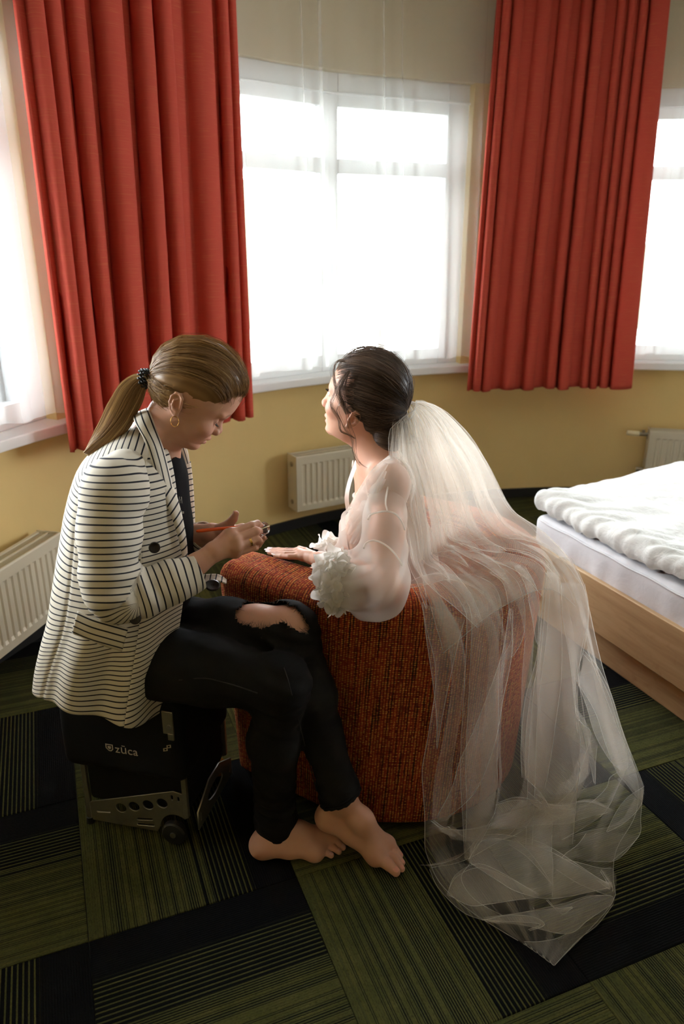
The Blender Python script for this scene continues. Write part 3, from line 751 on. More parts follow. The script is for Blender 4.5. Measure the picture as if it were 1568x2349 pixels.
class Head:
    """a head frame: x forward, y to the person's left, z up, fitted to the profile seen in the photo"""
    def __init__(s, px, py, Y, yaw, pitch, roll=0.0):
        s.C = at(px, py, Y); cy, sy, cp, sp = math.cos(yaw), math.sin(yaw), math.cos(pitch), math.sin(pitch)
        fw = np.array([cy*cp, sy*cp, -sp]); lf = np.array([-sy, cy, 0]); up = np.cross(fw, lf)
        if roll:
            lf, up = lf*math.cos(roll)+up*math.sin(roll), up*math.cos(roll)-lf*math.sin(roll)
        s.R = np.stack([fw, lf, up], 1)
        s.nrm = lf
    def sag(s, px, py, off=0.0):
        """forward / up of a pixel on the plane `off` to the side of the middle"""
        d = _ray(px, py); c = s.C+s.nrm*off; t = ((c-_O) @ s.nrm)/(d @ s.nrm); q = (_O+d*t-s.C) @ s.R; return np.array([q[0], q[2]])
    def to(s, V): return (np.asarray(V)-s.C) @ s.R
    def w(s, V): return np.asarray(V) @ s.R.T+s.C
    def ell(s, px, py, c, r):
        """where the sight line of a pixel meets an ellipsoid of the head frame (near side); nearest approach if it misses"""
        o = (_O-s.C) @ s.R-c; d = _ray(px, py) @ s.R; o, d = o/r, d/r
        a, b, q = d @ d, o @ d, o @ o-1; D = b*b-a*q
        t = (-b-math.sqrt(max(D, 0)))/a; p = o+d*t; return unit(p)
def head_field(H, P, ear_fu, side, eye=(None), open_eye=False):
    """P: profile points name->(fwd, up). Returns the field in head coordinates and a colouring function"""
    g = lambda k: np.array(P[k], float)
    zc, zb = g('chb')[1], g('brow')[1]; Hh = zb-zc
    nas, tip, sub, tipb, col = g('nas'), g('tip'), g('sub'), g('tipb'), g('col')
    pts = [(g('hair')[1]+.045, g('hair')[0]-.035), (g('hair')[1]+.02, g('hair')[0]-.008), (g('hair')[1], g('hair')[0]), (g('fore')[1], g('fore')[0]), (zb, g('brow')[0]-.001), (nas[1], nas[0]-.004),
           ((nas[1]*.45+sub[1]*.55), (nas[0]*.45+sub[0]*.55)-.006), (sub[1], sub[0]-.003), (g('lipt')[1], g('lipt')[0]-.0045), (g('llip')[1], g('llip')[0]-.005), (g('ment')[1], g('ment')[0]), (g('chin')[1], g('chin')[0]), (zc, g('chb')[0]-.004), (g('und')[1]-.002, g('und')[0]-.012), (g('und')[1]-.02, .02)]
    pts = sorted(pts); pz = np.array([p[0] for p in pts]); pxx = np.array([p[1] for p in pts])
    bz = zc+Hh*np.array([-.35, -.12, 0, .12, .3, .55, .8, 1.0, 1.4, 1.9, 2.3]); bw = np.array([.018, .030, .0385, .0465, .0555, .0645, .0685, .070, .0675, .052, .03])
    eyec = np.array([P['eye'][0]-.006, .0315, P['eye'][1]])
    cr = np.array(P['cran_c']); rr = np.array(P['cran_r'])
    lipc = .5*(g('lipt')+g('ulip')); llc = g('llip'); mo = g('mouth')
    e0 = np.array([ear_fu[0], side*.0, ear_fu[1]])
    def f(p):
        x, y, z = p[:, 0], p[:, 1], p[:, 2]; a = np.abs(y); q = np.c_[x, a, z]
        xf = np.interp(z, pz, pxx); b = np.interp(z, bz, bw); xs = np.maximum(x-.004, 0)/np.maximum(xf-.004, .01)
        nm = (xs**2.25+(a/b)**2.25)**(1/2.25)
        d = (nm-1)*np.minimum(xf, b)*.82
        d = smax(d, -.012-x, .03); d = smax(d, zc-.010-z, .012); d = smax(d, z-g('hair')[1]-.03, .02)
        d = smin(d, sd_ell(p, cr, rr), .028)
        # cheeks, brow
        d = smin(d, sd_ell(q, (nas[0]-.034, .040, sub[1]+.012), (.022, .020, .017)), .02)
        d = smin(d, sd_ell(q, (g('brow')[0]-.013, .024, zb-.001), (.010, .024, .0065)), .012)
        # eye sockets, lids
        d = smax(d, -sd_ell(q, eyec+np.array([.017, .002, -.001]), (.0125, .0165, .0095)), .011)
        d = smin(d, sd_ell(q, eyec, (.0128, .0140, .0122)), .004)
        if not open_eye: d = smax(d, -sd_ell(q, eyec+np.array([.0125, 0, -.0055]), (.004, .0125, .0011)), .0022)
        # nose
        d = smin(d, sd_cone(p, (nas[0]-.0075, 0, nas[1]), (tip[0]-.0105, 0, tip[1]+.001), .0062, .0098), .008)
        d = smin(d, sd_ell(p, (tip[0]-.0100, 0, tip[1]), (.0103, .0098, .0092)), .004)
        al = np.array([.5*(tip[0]+sub[0])-.006, .0115, .5*(tip[1]+sub[1])+.0025])
        d = smin(d, sd_ell(q, al, (.0105, .0058, .0078)), .005)
        d = smin(d, sd_cone(p, (tip[0]-.006, 0, tipb[1]+.004), (sub[0]-.002, 0, sub[1]+.004), .0042, .004), .005)
        d = smax(d, -sd_ell(q, (al[0]+.004, .0065, al[2]-.0085), (.0058, .0030, .0036)), .002)
        # lips
        d = smin(d, sd_ell(p, (lipc[0]-.0075, 0, lipc[1]-.0005), (.0075, .019, .0046)), .005)
        d = smin(d, sd_ell(p, (llc[0]-.0078, 0, llc[1]+.0005), (.0078, .0165, .0050)), .005)
        d = smax(d, -sd_ell(p, (mo[0]+.006, 0, mo[1]-.0006), (.012, .021, .0011)), .0025)
        d = smin(d, sd_ell(p, (g('chin')[0]-.0165, 0, g('chin')[1]-.001), (.0165, .019, .0125)), .012)
        # ears
        et = ear_fu
        c = np.array([et[0], .0715, et[1]])
        tl = math.radians(18); Re = np.array([[math.cos(tl), 0, -math.sin(tl)], [0, 1, 0], [math.sin(tl), 0, math.cos(tl)]])
        yw = math.radians(22); Ry = np.array([[math.cos(yw), math.sin(yw), 0], [-math.sin(yw), math.cos(yw), 0], [0, 0, 1]])
        m = np.abs(q-c).max(1) < .05
        if m.any():
            e = ((q[m]-c) @ Re) @ Ry.T/.88
            dd = d[m]
            ear = sd_ell(e, (-.001, .004, 0), (.0165, .0045, .0285))
            ear = smax(ear, -sd_ell(e, (.004, .0095, -.002), (.0085, .0070, .0125)), .003)
            ear = smax(ear, -sd_ell(e, (-.001, .0095, .012), (.0105, .0050, .0100)), .003)
            th = np.linspace(-.35, 1.42, 9)*PI*.86
            rim = [np.array([.0155*math.cos(t)-.001, .0062, .0275*math.sin(t)]) for t in th[::-1]]
            rim = [np.array([.0125, .005, .006]), np.array([.0135, .0065, .017]), np.array([.007, .007, .0265]), np.array([-.005, .0072, .0272]), np.array([-.0145, .0072, .017]), np.array([-.0168, .007, .002]), np.array([-.0128, .006, -.013]), np.array([-.006, .005, -.0225]), np.array([.002, .0045, -.027])]
            for u_, v_ in zip(rim[:-1], rim[1:]): ear = smin(ear, sd_cone(e, u_, v_, .0030, .0030), .0028)
            ah = [np.array([.002, .0065, .013]), np.array([-.006, .0075, .008]), np.array([-.0085, .0078, -.002]), np.array([-.005, .007, -.012]), np.array([.003, .006, -.0155])]
            for u_, v_ in zip(ah[:-1], ah[1:]): ear = smin(ear, sd_cone(e, u_, v_, .0026, .0026), .003)
            ear = smin(ear, sd_ell(e, (.012, .0045, -.003), (.0035, .0035, .0055)), .003)
            ear = smin(ear, sd_ell(e, (.003, .0045, -.0255), (.0072, .0040, .0075)), .004)
            d[m] = smin(dd, ear*.88, .004)
        return d
    def colour(p):
        x, y, z = p.T; a = np.abs(y); c = np.tile(SKIN, (len(p), 1))
        def mixin(w, k): 
            nonlocal c; w = np.clip(w, 0, 1)[:, None]; c = c*(1-w)+np.array(k)*w
        mixin(.55*np.exp(-(((x-nas[0]+.030)/.022)**2+((a-.045)/.02)**2+((z-sub[1]-.010)/.016)**2)), (.62, .24, .17))
        mixin(.5*np.exp(-((x-tip[0])**2+a**2+(z-tip[1])**2)/.00014), (.62, .25, .18))
        lp = np.minimum(sd_ell(p, (lipc[0]-.006, 0, lipc[1]-.0012), (.0090, .0190, .0046)), sd_ell(p, (llc[0]-.006, 0, llc[1]+.001), (.0090, .0165, .0054)))
        mixin(sm(.0010, -.0012, lp)*.85, (.44, .135, .125))
        bx = zb+.001+.0045*np.sin(np.clip((a-.010)/.036, 0, 1)*PI)-.002*((a-.010)/.036)
        mixin(.75*sm(.0042, .0018, np.abs(z-bx))*sm(.008, .013, a)*sm(.050, .040, a)*(x > .05), (.10, .055, .035))
        mixin(.5*sm(.006, .001, np.abs(z-eyec[2]+.004))*sm(.017, .012, np.abs(a-eyec[1]))*(x > eyec[0]), (.34, .17, .12))
        if open_eye:
            de = np.linalg.norm(np.c_[x, a, z]-eyec, axis=1); fr = (x > eyec[0]+.006) & (de < .0150)
            sl = (np.abs(z-eyec[2]) < .0055) & fr; c[sl] = (.70, .66, .62)
            ir = fr & (np.hypot(a-eyec[1], z-eyec[2]) < .0055); c[ir] = (.05, .03, .02)
        mixin(.6*sm(.02, .0, np.linalg.norm((p-np.array([ear_fu[0], 0, ear_fu[1]]))*np.array([1, 0, 1]), axis=1))*(a > .066), (.62, .27, .19))
        return c
    return f, colour
def chain(P, pts, k=.006, first=None):
    """limb of round cones through [(p, r), ...]"""
    d = first
    for (a, r0), (b, r1) in zip(pts[:-1], pts[1:]):
        e = sd_cone(P, a, b, r0, r1); d = e if d is None else smin(d, e, k)
    return d
def fingers_field(palm, fingers, kp=.010, kf=.004):
    def f(P):
        d = None
        for c in palm: d = chain(P, c, kp, d)
        for c in fingers:
            e = chain(P, c, .003); d = smin(d, e, kf)
        return d
    return f
def bounds(lists, pad):
    A = np.array([p for l in lists for p, r in l]); return A.min(0)-pad, A.max(0)+pad
def nail(tipp, prev, up, r, L=.011, wd=.0052):
    """small curved nail plate on the back of a fingertip"""
    d = unit(np.asarray(tipp)-np.asarray(prev)); up = np.asarray(up, float); up = unit(up-d*(up @ d)); sd = np.cross(d, up); V = []
    for i in range(6):
        s_ = -.45+1.25*i/5; w = wd*math.sqrt(max(.05, 1-((s_-.05)/.95)**2)) if i else wd*.8
        for j in range(5):
            a = (j/4-.5)*2; V.append(np.asarray(tipp)+d*(s_*L-.002)+sd*a*w+up*(r*1.02*math.sqrt(max(0, 1-(a*w/(r*1.25))**2))+.0004))
    return np.array(V), grid_faces(6, 5)
NAILC = np.array([.66, .40, .34])

def trace(f, px, py, Y0, Y1, n=160):
    """first crossing of a field along the sight line of a pixel, from depth Y0 to Y1"""
    ys = np.linspace(Y0, Y1, n); P = np.array([at(px, py, y) for y in ys]); d = f(P); i = np.argmax(d < 0)
    if not (d < 0).any(): i = int(np.argmin(d)); return P[i]
    if i == 0: return P[0]
    t = d[i-1]/(d[i-1]-d[i]); return P[i-1]*(1-t)+P[i]*t
def grad(f, p, e=.002):
    p = np.asarray(p); g = np.array([(f((p+np.eye(3)[k]*e)[None])-f((p-np.eye(3)[k]*e)[None]))[0] for k in range(3)]); return g/np.linalg.norm(g)
# ================================================================== the make-up artist
def mat_jacket():
    n = NT('striped_jersey'); s_ = n.attr('s'); v = n.co()
    u = n.math('FRACT', n.math('DIVIDE', s_, .0148))
    ln = n.ramp(n.math('ABSOLUTE', n.math('SUBTRACT', u, .5)), [(.095, (1, 1, 1)), (.125, (0, 0, 0))])
    rib = n.math('SINE', n.math('MULTIPLY', s_, 4200.0)); f = n.noise(v, 9.0, 3)
    base = n.mix(f, (.62, .565, .475), (.72, .665, .575))
    c = n.mix(ln, base, (.007, .008, .018))
    return n.done(n.bsdf(c, .78, 0, n.bump(n.math('ADD', n.math('MULTIPLY', rib, .12), n.math('MULTIPLY', f, .6)), .18, .002), Specular_IOR_Level=.2, Sheen_Weight=.08))
M['jacket'] = mat_jacket()
M['tee'] = plain('black_tshirt', (.007, .006, .0065), .95, nscale=300, namt=.3, bump=.1, Specular_IOR_Level=.05)
def mat_denim():
    n = NT('black_denim'); v = n.co(); f = n.noise(v, 7.0, 4, .6); g = n.noise(v, 700.0, 2)
    c = n.ramp(f, [(.3, (.0045, .0042, .0048)), (.62, (.0095, .0088, .0092)), (.80, (.022, .020, .020))])
    return n.done(n.bsdf(c, .85, 0, n.bump(n.math('ADD', g, f), .25, .003), Specular_IOR_Level=.2))
M['denim'] = mat_denim()
M['thread'] = plain('dark_thread', (.02, .018, .018), .9)
M['seamt'] = plain('grey_seam_thread', (.022, .020, .020), .9)
M['button'] = plain('dark_horn_button', (.012, .009, .008), .3)
M['gold'] = plain('gold', (.75, .42, .12), .25, 1.0)
M['whitep'] = plain('white_shirt_print', (.72, .68, .62), .8)
AR = empty('person', (-.53, 1.66, 0)); tag(AR, 'woman with a fair ponytail in a striped jacket and ripped black jeans', 'person')
def art(name, V, F, mat, **kw): return local_obj(name, V, F, mat, AR, **kw)
YM = 1.645
HA = Head(421, 907, YM, math.radians(8), math.radians(33))
pp = dict(hair=(546, 914), fore=(530.5, 937.8), brow=(521.6, 950), nas=(510.7, 960.8), tip=(508.0, 990.5), tipb=(500.5, 997.8), col=(491, 994), sub=(486.5, 996.5), ulip=(484.6, 1004), lipt=(482.7, 1007.3), mouth=(474.4, 1009.2), llip=(471.8, 1015), ment=(457.8, 1016.9), chin=(454, 1023.9), chb=(446.3, 1028.6), und=(427, 1028.4))
PA = {k: HA.sag(*v) for k, v in pp.items()}
PA['eye'] = HA.sag(494, 964, -.0315)
cc_ = HA.sag(452, 873); PA['cran_c'] = (cc_[0], 0, cc_[1]); PA['cran_r'] = (.0965, .0725, .0865)
earA = HA.sag(406, 927, -.0715)
fA, colA = head_field(HA, PA, earA, -1)
nb = HA.to(at(350, 1045, 1.66)); n0 = np.array([-.008, 0, PA['chb'][1]+.035]); ch = HA.to(at(345, 1150, 1.66))
def fA2(p):
    d = fA(p); nk = sd_cone(p, n0, nb, .046, .052)
    nk = smin(nk, sd_cone(p, HA.to(at(335, 1000, 1.66)), HA.to(at(335, 1060, 1.67)), .040, .055), .03)
    nk = smin(nk, sd_cone(p, nb, ch, .052, .066), .04)
    return smin(d, nk, .022)
V1, F1 = surfnet(fA2, (-.16, -.125, -.24), (.135, .125, .165), .0017)
C1 = colA(V1); V1 = HA.w(V1)
parts = [(V1, F1)]; cols = [C1]
def addp(V, F, c=SKIN): parts.append((V, F)); cols.append(np.tile(np.asarray(c, float), (len(V), 1)))
# right hand (nearer): back of the hand towards us, fingers curled round the brush
a = at
wr, ca = a(452, 1294, 1.530), a(492, 1265, 1.548)
mc = [a(531, 1224, 1.575), a(540, 1238, 1.560), a(543, 1253, 1.556), a(540, 1268, 1.562)]
palmR = [[(a(415, 1312, 1.508), .027), (wr, .0245), (ca, .0225)]]+[[(ca, .017), (m_, r_)] for m_, r_ in zip(mc, (.0125, .0125, .012, .0115))]+[[(mc[0], .012), (mc[1], .012), (mc[2], .0115), (mc[3], .011)], [(ca, .018), (a(520, 1248, 1.572), .017)]]
fR = [[(mc[0], .0115), (a(577, 1205, 1.600), .0092), (a(590, 1201, 1.617), .0082), (a(597, 1206, 1.636), .0066)],
      [(mc[1], .0115), (a(587, 1218, 1.586), .0094), (a(594, 1219, 1.607), .0084), (a(592, 1225, 1.630), .0068)],
      [(mc[2], .0112), (a(589, 1237, 1.582), .0092), (a(594, 1241, 1.602), .0082), (a(586, 1246, 1.622), .0066)],
      [(mc[3], .0105), (a(580, 1256, 1.584), .0082), (a(586, 1256, 1.601), .0074), (a(579, 1258, 1.616), .0060)],
      [(a(500, 1250, 1.570), .016), (a(522, 1225, 1.605), .0125), (a(556, 1214, 1.632), .0098), (a(580, 1210, 1.646), .0072)]]
lo, hi = bounds(palmR+fR, .035); V, F = surfnet(fingers_field(palmR, fR), lo, hi, .0014); addp(V, F)
# left hand (further): palm up, thumb raised, fingers under the little glass pot
wl, cl = a(486, 1224, 1.700), a(520, 1224, 1.695)
ml = [a(556, 1214, 1.705), a(558, 1226, 1.695), a(556, 1238, 1.685), a(550, 1248, 1.676)]
palmL = [[(a(440, 1226, 1.712), .027), (wl, .024), (cl, .023)]]+[[(cl, .018), (m_, .013)] for m_ in ml]+[[(m_, .012) for m_ in ml]]
fL = [[(ml[0], .011), (a(584, 1222, 1.712), .0088), (a(598, 1226, 1.708), .0080), (a(606, 1220, 1.690), .0066)],
      [(ml[1], .011), (a(584, 1240, 1.700), .0090), (a(597, 1242, 1.694), .0082), (a(605, 1234, 1.680), .0068)],
      [(ml[2], .011), (a(578, 1250, 1.688), .0088), (a(592, 1250, 1.684), .0080), (a(600, 1242, 1.676), .0064)],
      [(ml[3], .010), (a(568, 1258, 1.676), .0080), (a(580, 1258, 1.672), .0072), (a(588, 1252, 1.668), .0060)],
      [(a(506, 1216, 1.690), .017), (a(524, 1204, 1.682), .0125), (a(536, 1189, 1.676), .0098), (a(541, 1178, 1.672), .0074)]]
lo, hi = bounds(palmL+fL, .035); V, F = surfnet(fingers_field(palmL, fL), lo, hi, .0014); addp(V, F)
for t_, p_, u_, r_ in ((fL[4][3][0], fL[4][2][0], (-.8, -.5, .3), .0074), (fL[1][3][0], fL[1][2][0], (.9, -.5, -.1), .0068), (fR[0][3][0], fR[0][2][0], (.8, -.2, .7), .0066)):
    V, F = nail(t_, p_, u_, r_); addp(V, F, NAILC)
# feet
def foot(heel, ank, ball, toes, tiplist, lift=0.0):
    pass
gz = atz
def foot_field(heel, ankle, inst, ball_m, ball_l, toes, knee):
    pl_ = [[(ankle+unit(knee-ankle)*.09, .034), (ankle, .032), (heel, .029)], [(ankle, .031), (inst, .026), (ball_m, .020)], [(heel, .028), (.5*(heel+ball_l), .021), (ball_l, .0175)], [(inst, .024), (ball_l, .016)], [(ball_m, .0195), (ball_l, .0165)], [(heel, .027), (.5*(heel+ball_m)+np.array([0, 0, .006]), .022), (ball_m, .0185)]]
    return fingers_field(pl_, toes, .024, .0028), pl_
rz = lambda x, y, z: gz(x, y, z)
# right foot flat on the carpet, its outer side towards us
hR, aR, iR = gz(603, 1938, .031), a(628, 1888, 1.556), gz(684, 1912, .052)
bm_, bl_ = gz(757, 1918, .022), gz(722, 1955, .018)
toesR = [[(bm_, .018), (gz(785, 1908, .017), .0135), (gz(800, 1911, .014), .0115)],
         [(gz(752, 1926, .020), .012), (gz(782, 1921, .018), .0098), (gz(795, 1931, .0095), .0086)],
         [(gz(745, 1936, .018), .011), (gz(773, 1933, .017), .0092), (gz(786, 1944, .009), .0082)],
         [(gz(736, 1946, .017), .0105), (gz(763, 1944, .016), .0088), (gz(777, 1954, .009), .0078)],
         [(gz(722, 1956, .016), .0105), (gz(747, 1955, .014), .0086), (gz(759, 1962, .009), .0076)]]
ff, pl_ = foot_field(hR, aR, iR, bm_, bl_, toesR, a(644, 1568, 1.468)); lo, hi = bounds(pl_+toesR, .05); lo[2] = .0002
V, F = surfnet(lambda P: np.maximum(ff(P), .0016-P[:, 2]), lo-np.array([0, 0, .004]), hi, .0018); addp(V, F)
# left foot: heel raised, toes on the carpet
hL, aL, iL = a(754, 1874, 1.528), a(779, 1826, 1.532), a(828, 1882, 1.505)
bmL, blL = gz(862, 1962, .030), gz(886, 1938, .026)
toesL = [[(bmL, .020), (gz(889, 1982, .020), .0150), (gz(907, 2000, .0135), .0118)],
         [(gz(873, 1955, .026), .0125), (gz(905, 1969, .021), .0098), (gz(921, 1993, .0095), .0084)],
         [(gz(880, 1948, .025), .0115), (gz(908, 1958, .020), .0090), (gz(922, 1979, .009), .0078)],
         [(gz(884, 1942, .024), .0110), (gz(906, 1946, .019), .0084), (gz(918, 1962, .009), .0074)],
         [(gz(886, 1936, .023), .0105), (gz(901, 1936, .017), .0080), (gz(909, 1948, .009), .0070)]]
ffl, pll = foot_field(hL, aL, iL, bmL, blL, toesL, a(664, 1446, 1.588)); lo, hi = bounds(pll+toesL, .05)
V, F = surfnet(lambda P: np.maximum(ffl(P), .0016-P[:, 2]), np.r_[lo[:2], -.004], hi, .0018); addp(V, F)
for ts, c_ in ((toesL, (.70, .33, .25)), (toesR, NAILC)):
    for q, tt in enumerate(ts):
        V, F = nail(tt[2][0], tt[1][0], (0, -.15, 1), tt[2][1], .012 if q == 0 else .008, .0078 if q == 0 else .0048); addp(V, F, c_)
# trunk and limbs inside the clothes
hipR, knR, anR = a(335, 1510, 1.580), a(644, 1568, 1.468), a(632, 1876, 1.552)
hipL, knL, anL = a(380, 1452, 1.72), a(664, 1446, 1.588), a(776, 1815, 1.525)
def inner(P):
    d = chain(P, [(a(300, 1500, 1.68), .115), (a(285, 1300, 1.665), .100), (a(300, 1130, 1.655), .098), (a(340, 1070, 1.655), .06)], .04)
    d = chain(P, [(hipR, .078), (knR, .046), (.5*(knR+anR)+np.array([-.010, 0, .05]), .045), (anR, .032)], .04, d)
    d = np.minimum(d, chain(P, [(hipL, .074), (.55*hipL+.45*knL, .0690), (.25*hipL+.75*knL, .0630), (knL, .0578), (.6*knL+.4*anL, .046), (anL, .032)], .02))
    d = chain(P, [(a(285, 1095, 1.535), .050), (a(252, 1235, 1.475), .043), (a(262, 1375, 1.45), .036), (a(360, 1338, 1.48), .034), (wr, .0245)], .02, d)
    d = chain(P, [(a(330, 1085, 1.79), .050), (a(330, 1230, 1.83), .043), (a(345, 1290, 1.82), .036), (wl, .024)], .02, d)
    return d
V, F = surfnet(inner, (-.80, 1.30, .02), (.10, 1.98, 1.14), .0075)
keep = V[:, 2] < 2; addp(V, F)
BV_, BF_ = join(parts)
art('body', BV_, BF_, M['skin'], attrs={'col': np.concatenate(cols)})
# lashes
L_ = []
eyl = np.array([PA['eye'][0]-.006, -.0315, PA['eye'][1]])
for t in np.linspace(-.9, .9, 26):
    b = eyl+np.array([.0118*math.cos(t)+.001, .0128*math.sin(t), -.0058]); dr = unit(np.array([.75*math.cos(t)+.25, .55*math.sin(t), -.62]))
    L_.append([HA.w(b+dr*.0075*k_/4+np.array([0, 0, .0011])*(k_/4)**2) for k_ in range(5)])
hair_obj('eyelashes', np.array(L_)-np.array(AR.location), np.linspace(.0005, .00012, 5), M['hair_dark'], AR, np.zeros(26))

# hair: combed back from the hairline to a ponytail
EC, ER = np.array([cc_[0], 0, cc_[1]]), np.array([.1005, .0765, .0915])
near = [(546, 912), (532, 917), (505, 930), (480, 937), (455, 941), (437, 934), (428, 914), (418, 902), (402, 902), (392, 925), (392, 950), (382, 968), (366, 980), (352, 984)]
HL = [HA.ell(x_, y_, EC, ER) for x_, y_ in near]
top0 = unit((np.array([PA['hair'][0]+.002, 0, PA['hair'][1]])-EC)/ER)
nape = unit((np.array([HA.sag(345, 985)[0], 0, HA.sag(345, 985)[1]])-EC)/ER)
knot = unit((np.array([HA.sag(338, 866)[0], 0, HA.sag(338, 866)[1]])-EC)/ER)
far_ = [u_*np.array([1, -1, 1]) for u_ in HL]
loop = np.array([top0]+HL+[nape]+far_[::-1]+[top0])
loop = spline(loop, 220); loop /= np.linalg.norm(loop, axis=1)[:, None]
def slerp(u, v, t):
    w = np.arccos(np.clip((u*v).sum(-1), -1, 1))[..., None]; t = np.asarray(t)[..., None]
    return (np.sin((1-t)*w)*u+np.sin(t*w)*v)/np.maximum(np.sin(w), 1e-5)
def hair_path(u, K, lift, jit, end=1.0, seed=None):
    """(N,3) hairline directions -> (N,K,3) head-frame paths to the knot"""
    t = np.linspace(0, end, K)[None, :, None]; fr_ = np.clip(u[:, 0]*.9+u[:, 2]*.5, 0, 1)[:, None]
    Mv = u+knot*.75+np.array([0, 0, 1.0])*(.15+1.5*fr_)+np.array([0, 1.0, 0])*np.sign(u[:, 1:2])*.5*fr_*np.abs(u[:, 1:2])**.5; Mv /= np.linalg.norm(Mv, axis=1)[:, None]
    D = (1-t)**2*u[:, None]+2*t*(1-t)*Mv[:, None]*1.15+t**2*knot
    D = D/np.linalg.norm(D, axis=2, keepdims=True); t = t[0, :, 0]
    off = lift[:, None]*np.sin(np.clip(t*1.25+.02, 0, 1)**.55*PI)**.8
    front = np.clip(u[:, None, 2]*.8+u[:, None, 0]*.4, 0, 1)
    off = off+.008*front*np.sin(PI*np.clip(t, 0, 1)**.5)
    P = EC+D*ER*(1+off[..., None]/.095)
    if jit is not None: P = P+jit
    return P
t_ = np.linspace(0, 1, 26)
capP = hair_path(loop, 26, np.full(len(loop), .004), None)
capP = capP+.0012*vnoise(capP.reshape(-1, 3), 90, 3).reshape(len(loop), 26, 1)
Vc = HA.w(capP.reshape(-1, 3)); sc_ = np.repeat(np.arange(len(loop)), 26)
hcap = np.clip(.38+.22*vnoise(np.c_[sc_*.55, np.tile(t_, len(loop))*2, 0*sc_], 1.0, 5)+.1*vnoise(np.c_[sc_*2.1, 0*sc_, 0*sc_], 1.0, 6), 0, 1)
hairA = art('hair', Vc, grid_faces(len(loop), 26), M['hair_fair'], attrs={'h': hcap})
N = 3600; u = loop[rng.integers(0, 220, N)]+rng.normal(size=(N, 3))*.003
u = slerp(u/np.linalg.norm(u, axis=1)[:, None], np.broadcast_to(knot, (N, 3)), rng.uniform(0, .6, N)*(rng.random(N) < .55)); u /= np.linalg.norm(u, axis=1)[:, None]
K = 18; tt = np.linspace(0, 1, K)
sw = rng.normal(size=(N, 1, 3))*.0035*np.sin(tt*PI)[None, :, None]+rng.normal(size=(N, 1, 3))*.002*np.sin(tt*PI*3)[None, :, None]
pth = hair_path(u, K, rng.uniform(.002, .0085, N), sw)
ok_ = ~((pth[:, :4, 0].max(1) > .045) & (pth[:, :4, 2].min(1) < PA['brow'][1]+.022)); pth, u, N = pth[ok_], u[ok_], int(ok_.sum())
locks = vnoise(np.c_[u*14], 1.0, 8)
hv = np.clip(.50+.34*locks+.20*rng.normal(size=N), 0, 1)
hair_obj('hair_strands', HA.w(pth.reshape(-1, 3)).reshape(N, K, 3)-np.array(AR.location), np.r_[.00008, .00025, np.full(K-4, .00042), .0004, .0003], M['hair_fair'], hairA, hv)['kind'] = 'stuff'
# ponytail
kn = HA.w(EC+knot*ER*1.03)
tail = spline([kn, a(322, 873, 1.640), a(300, 905, 1.630), a(276, 950, 1.620), a(248, 990, 1.612), a(218, 1020, 1.606), a(197, 1040, 1.603)], 26)
wdt = np.interp(np.linspace(0, 1, 26), [0, .06, .25, .5, .75, .92, 1], [.012, .016, .031, .034, .026, .014, .008])
N2 = 1300; q = rng.normal(size=(N2, 2)); q /= np.maximum(1, np.linalg.norm(q, axis=1)/1.0)[:, None]; q *= rng.random((N2, 1))**.3
tx = unit(tail[-1]-tail[0]); e1 = unit(np.cross(tx, (0, 1, 0))); e2 = np.array([0, 1.0, 0])
Lf = np.clip(rng.normal(.93, .09, N2), .6, 1.06)
s_ = np.linspace(0, 1, 20)
TP = np.empty((N2, 20, 3))
for i_ in range(N2):
    k_ = s_*Lf[i_]*25; b = np.stack([np.interp(k_, np.arange(26), tail[:, c_]) for c_ in range(3)], 1); ww = np.interp(np.minimum(k_, 25), np.arange(26), wdt)
    wob = .004*np.sin(s_*5+q[i_, 0]*3)*s_
    TP[i_] = b+e1*(ww*q[i_, 0]+wob)[:, None]+e2*(ww*.8*q[i_, 1])[:, None]
hv = np.clip(.50+.28*vnoise(np.c_[q*5, 0*q[:, :1]], 1.0, 4)+.14*rng.normal(size=N2)+.1, 0, 1)
hair_obj('ponytail', TP-np.array(AR.location), np.r_[.0008, np.full(17, .00085), .0006, .0003], M['hair_fair'], AR, hv)['kind'] = 'stuff'
# stray hairs
N3 = 120; u = loop[rng.integers(0, 220, N3)]; u = slerp(u, np.broadcast_to(knot, (N3, 3)), rng.uniform(.0, .7, N3)); u /= np.linalg.norm(u, axis=1)[:, None]
b0 = EC+u*ER*1.04; dr = u*.6+rng.normal(size=(N3, 3))*.6; K = 8; tt = np.linspace(0, 1, K)[None, :, None]
st = b0[:, None]+dr[:, None]*.030*tt*rng.uniform(.3, 1.0, (N3, 1, 1))+(knot-u)[:, None]*.03*tt**2
hair_obj('stray_hair', HA.w(st.reshape(-1, 3)).reshape(N3, K, 3)-np.array(AR.location), np.linspace(.00028, .00012, K), M['hair_fair'], hairA, np.full(N3, .85))['kind'] = 'stuff'
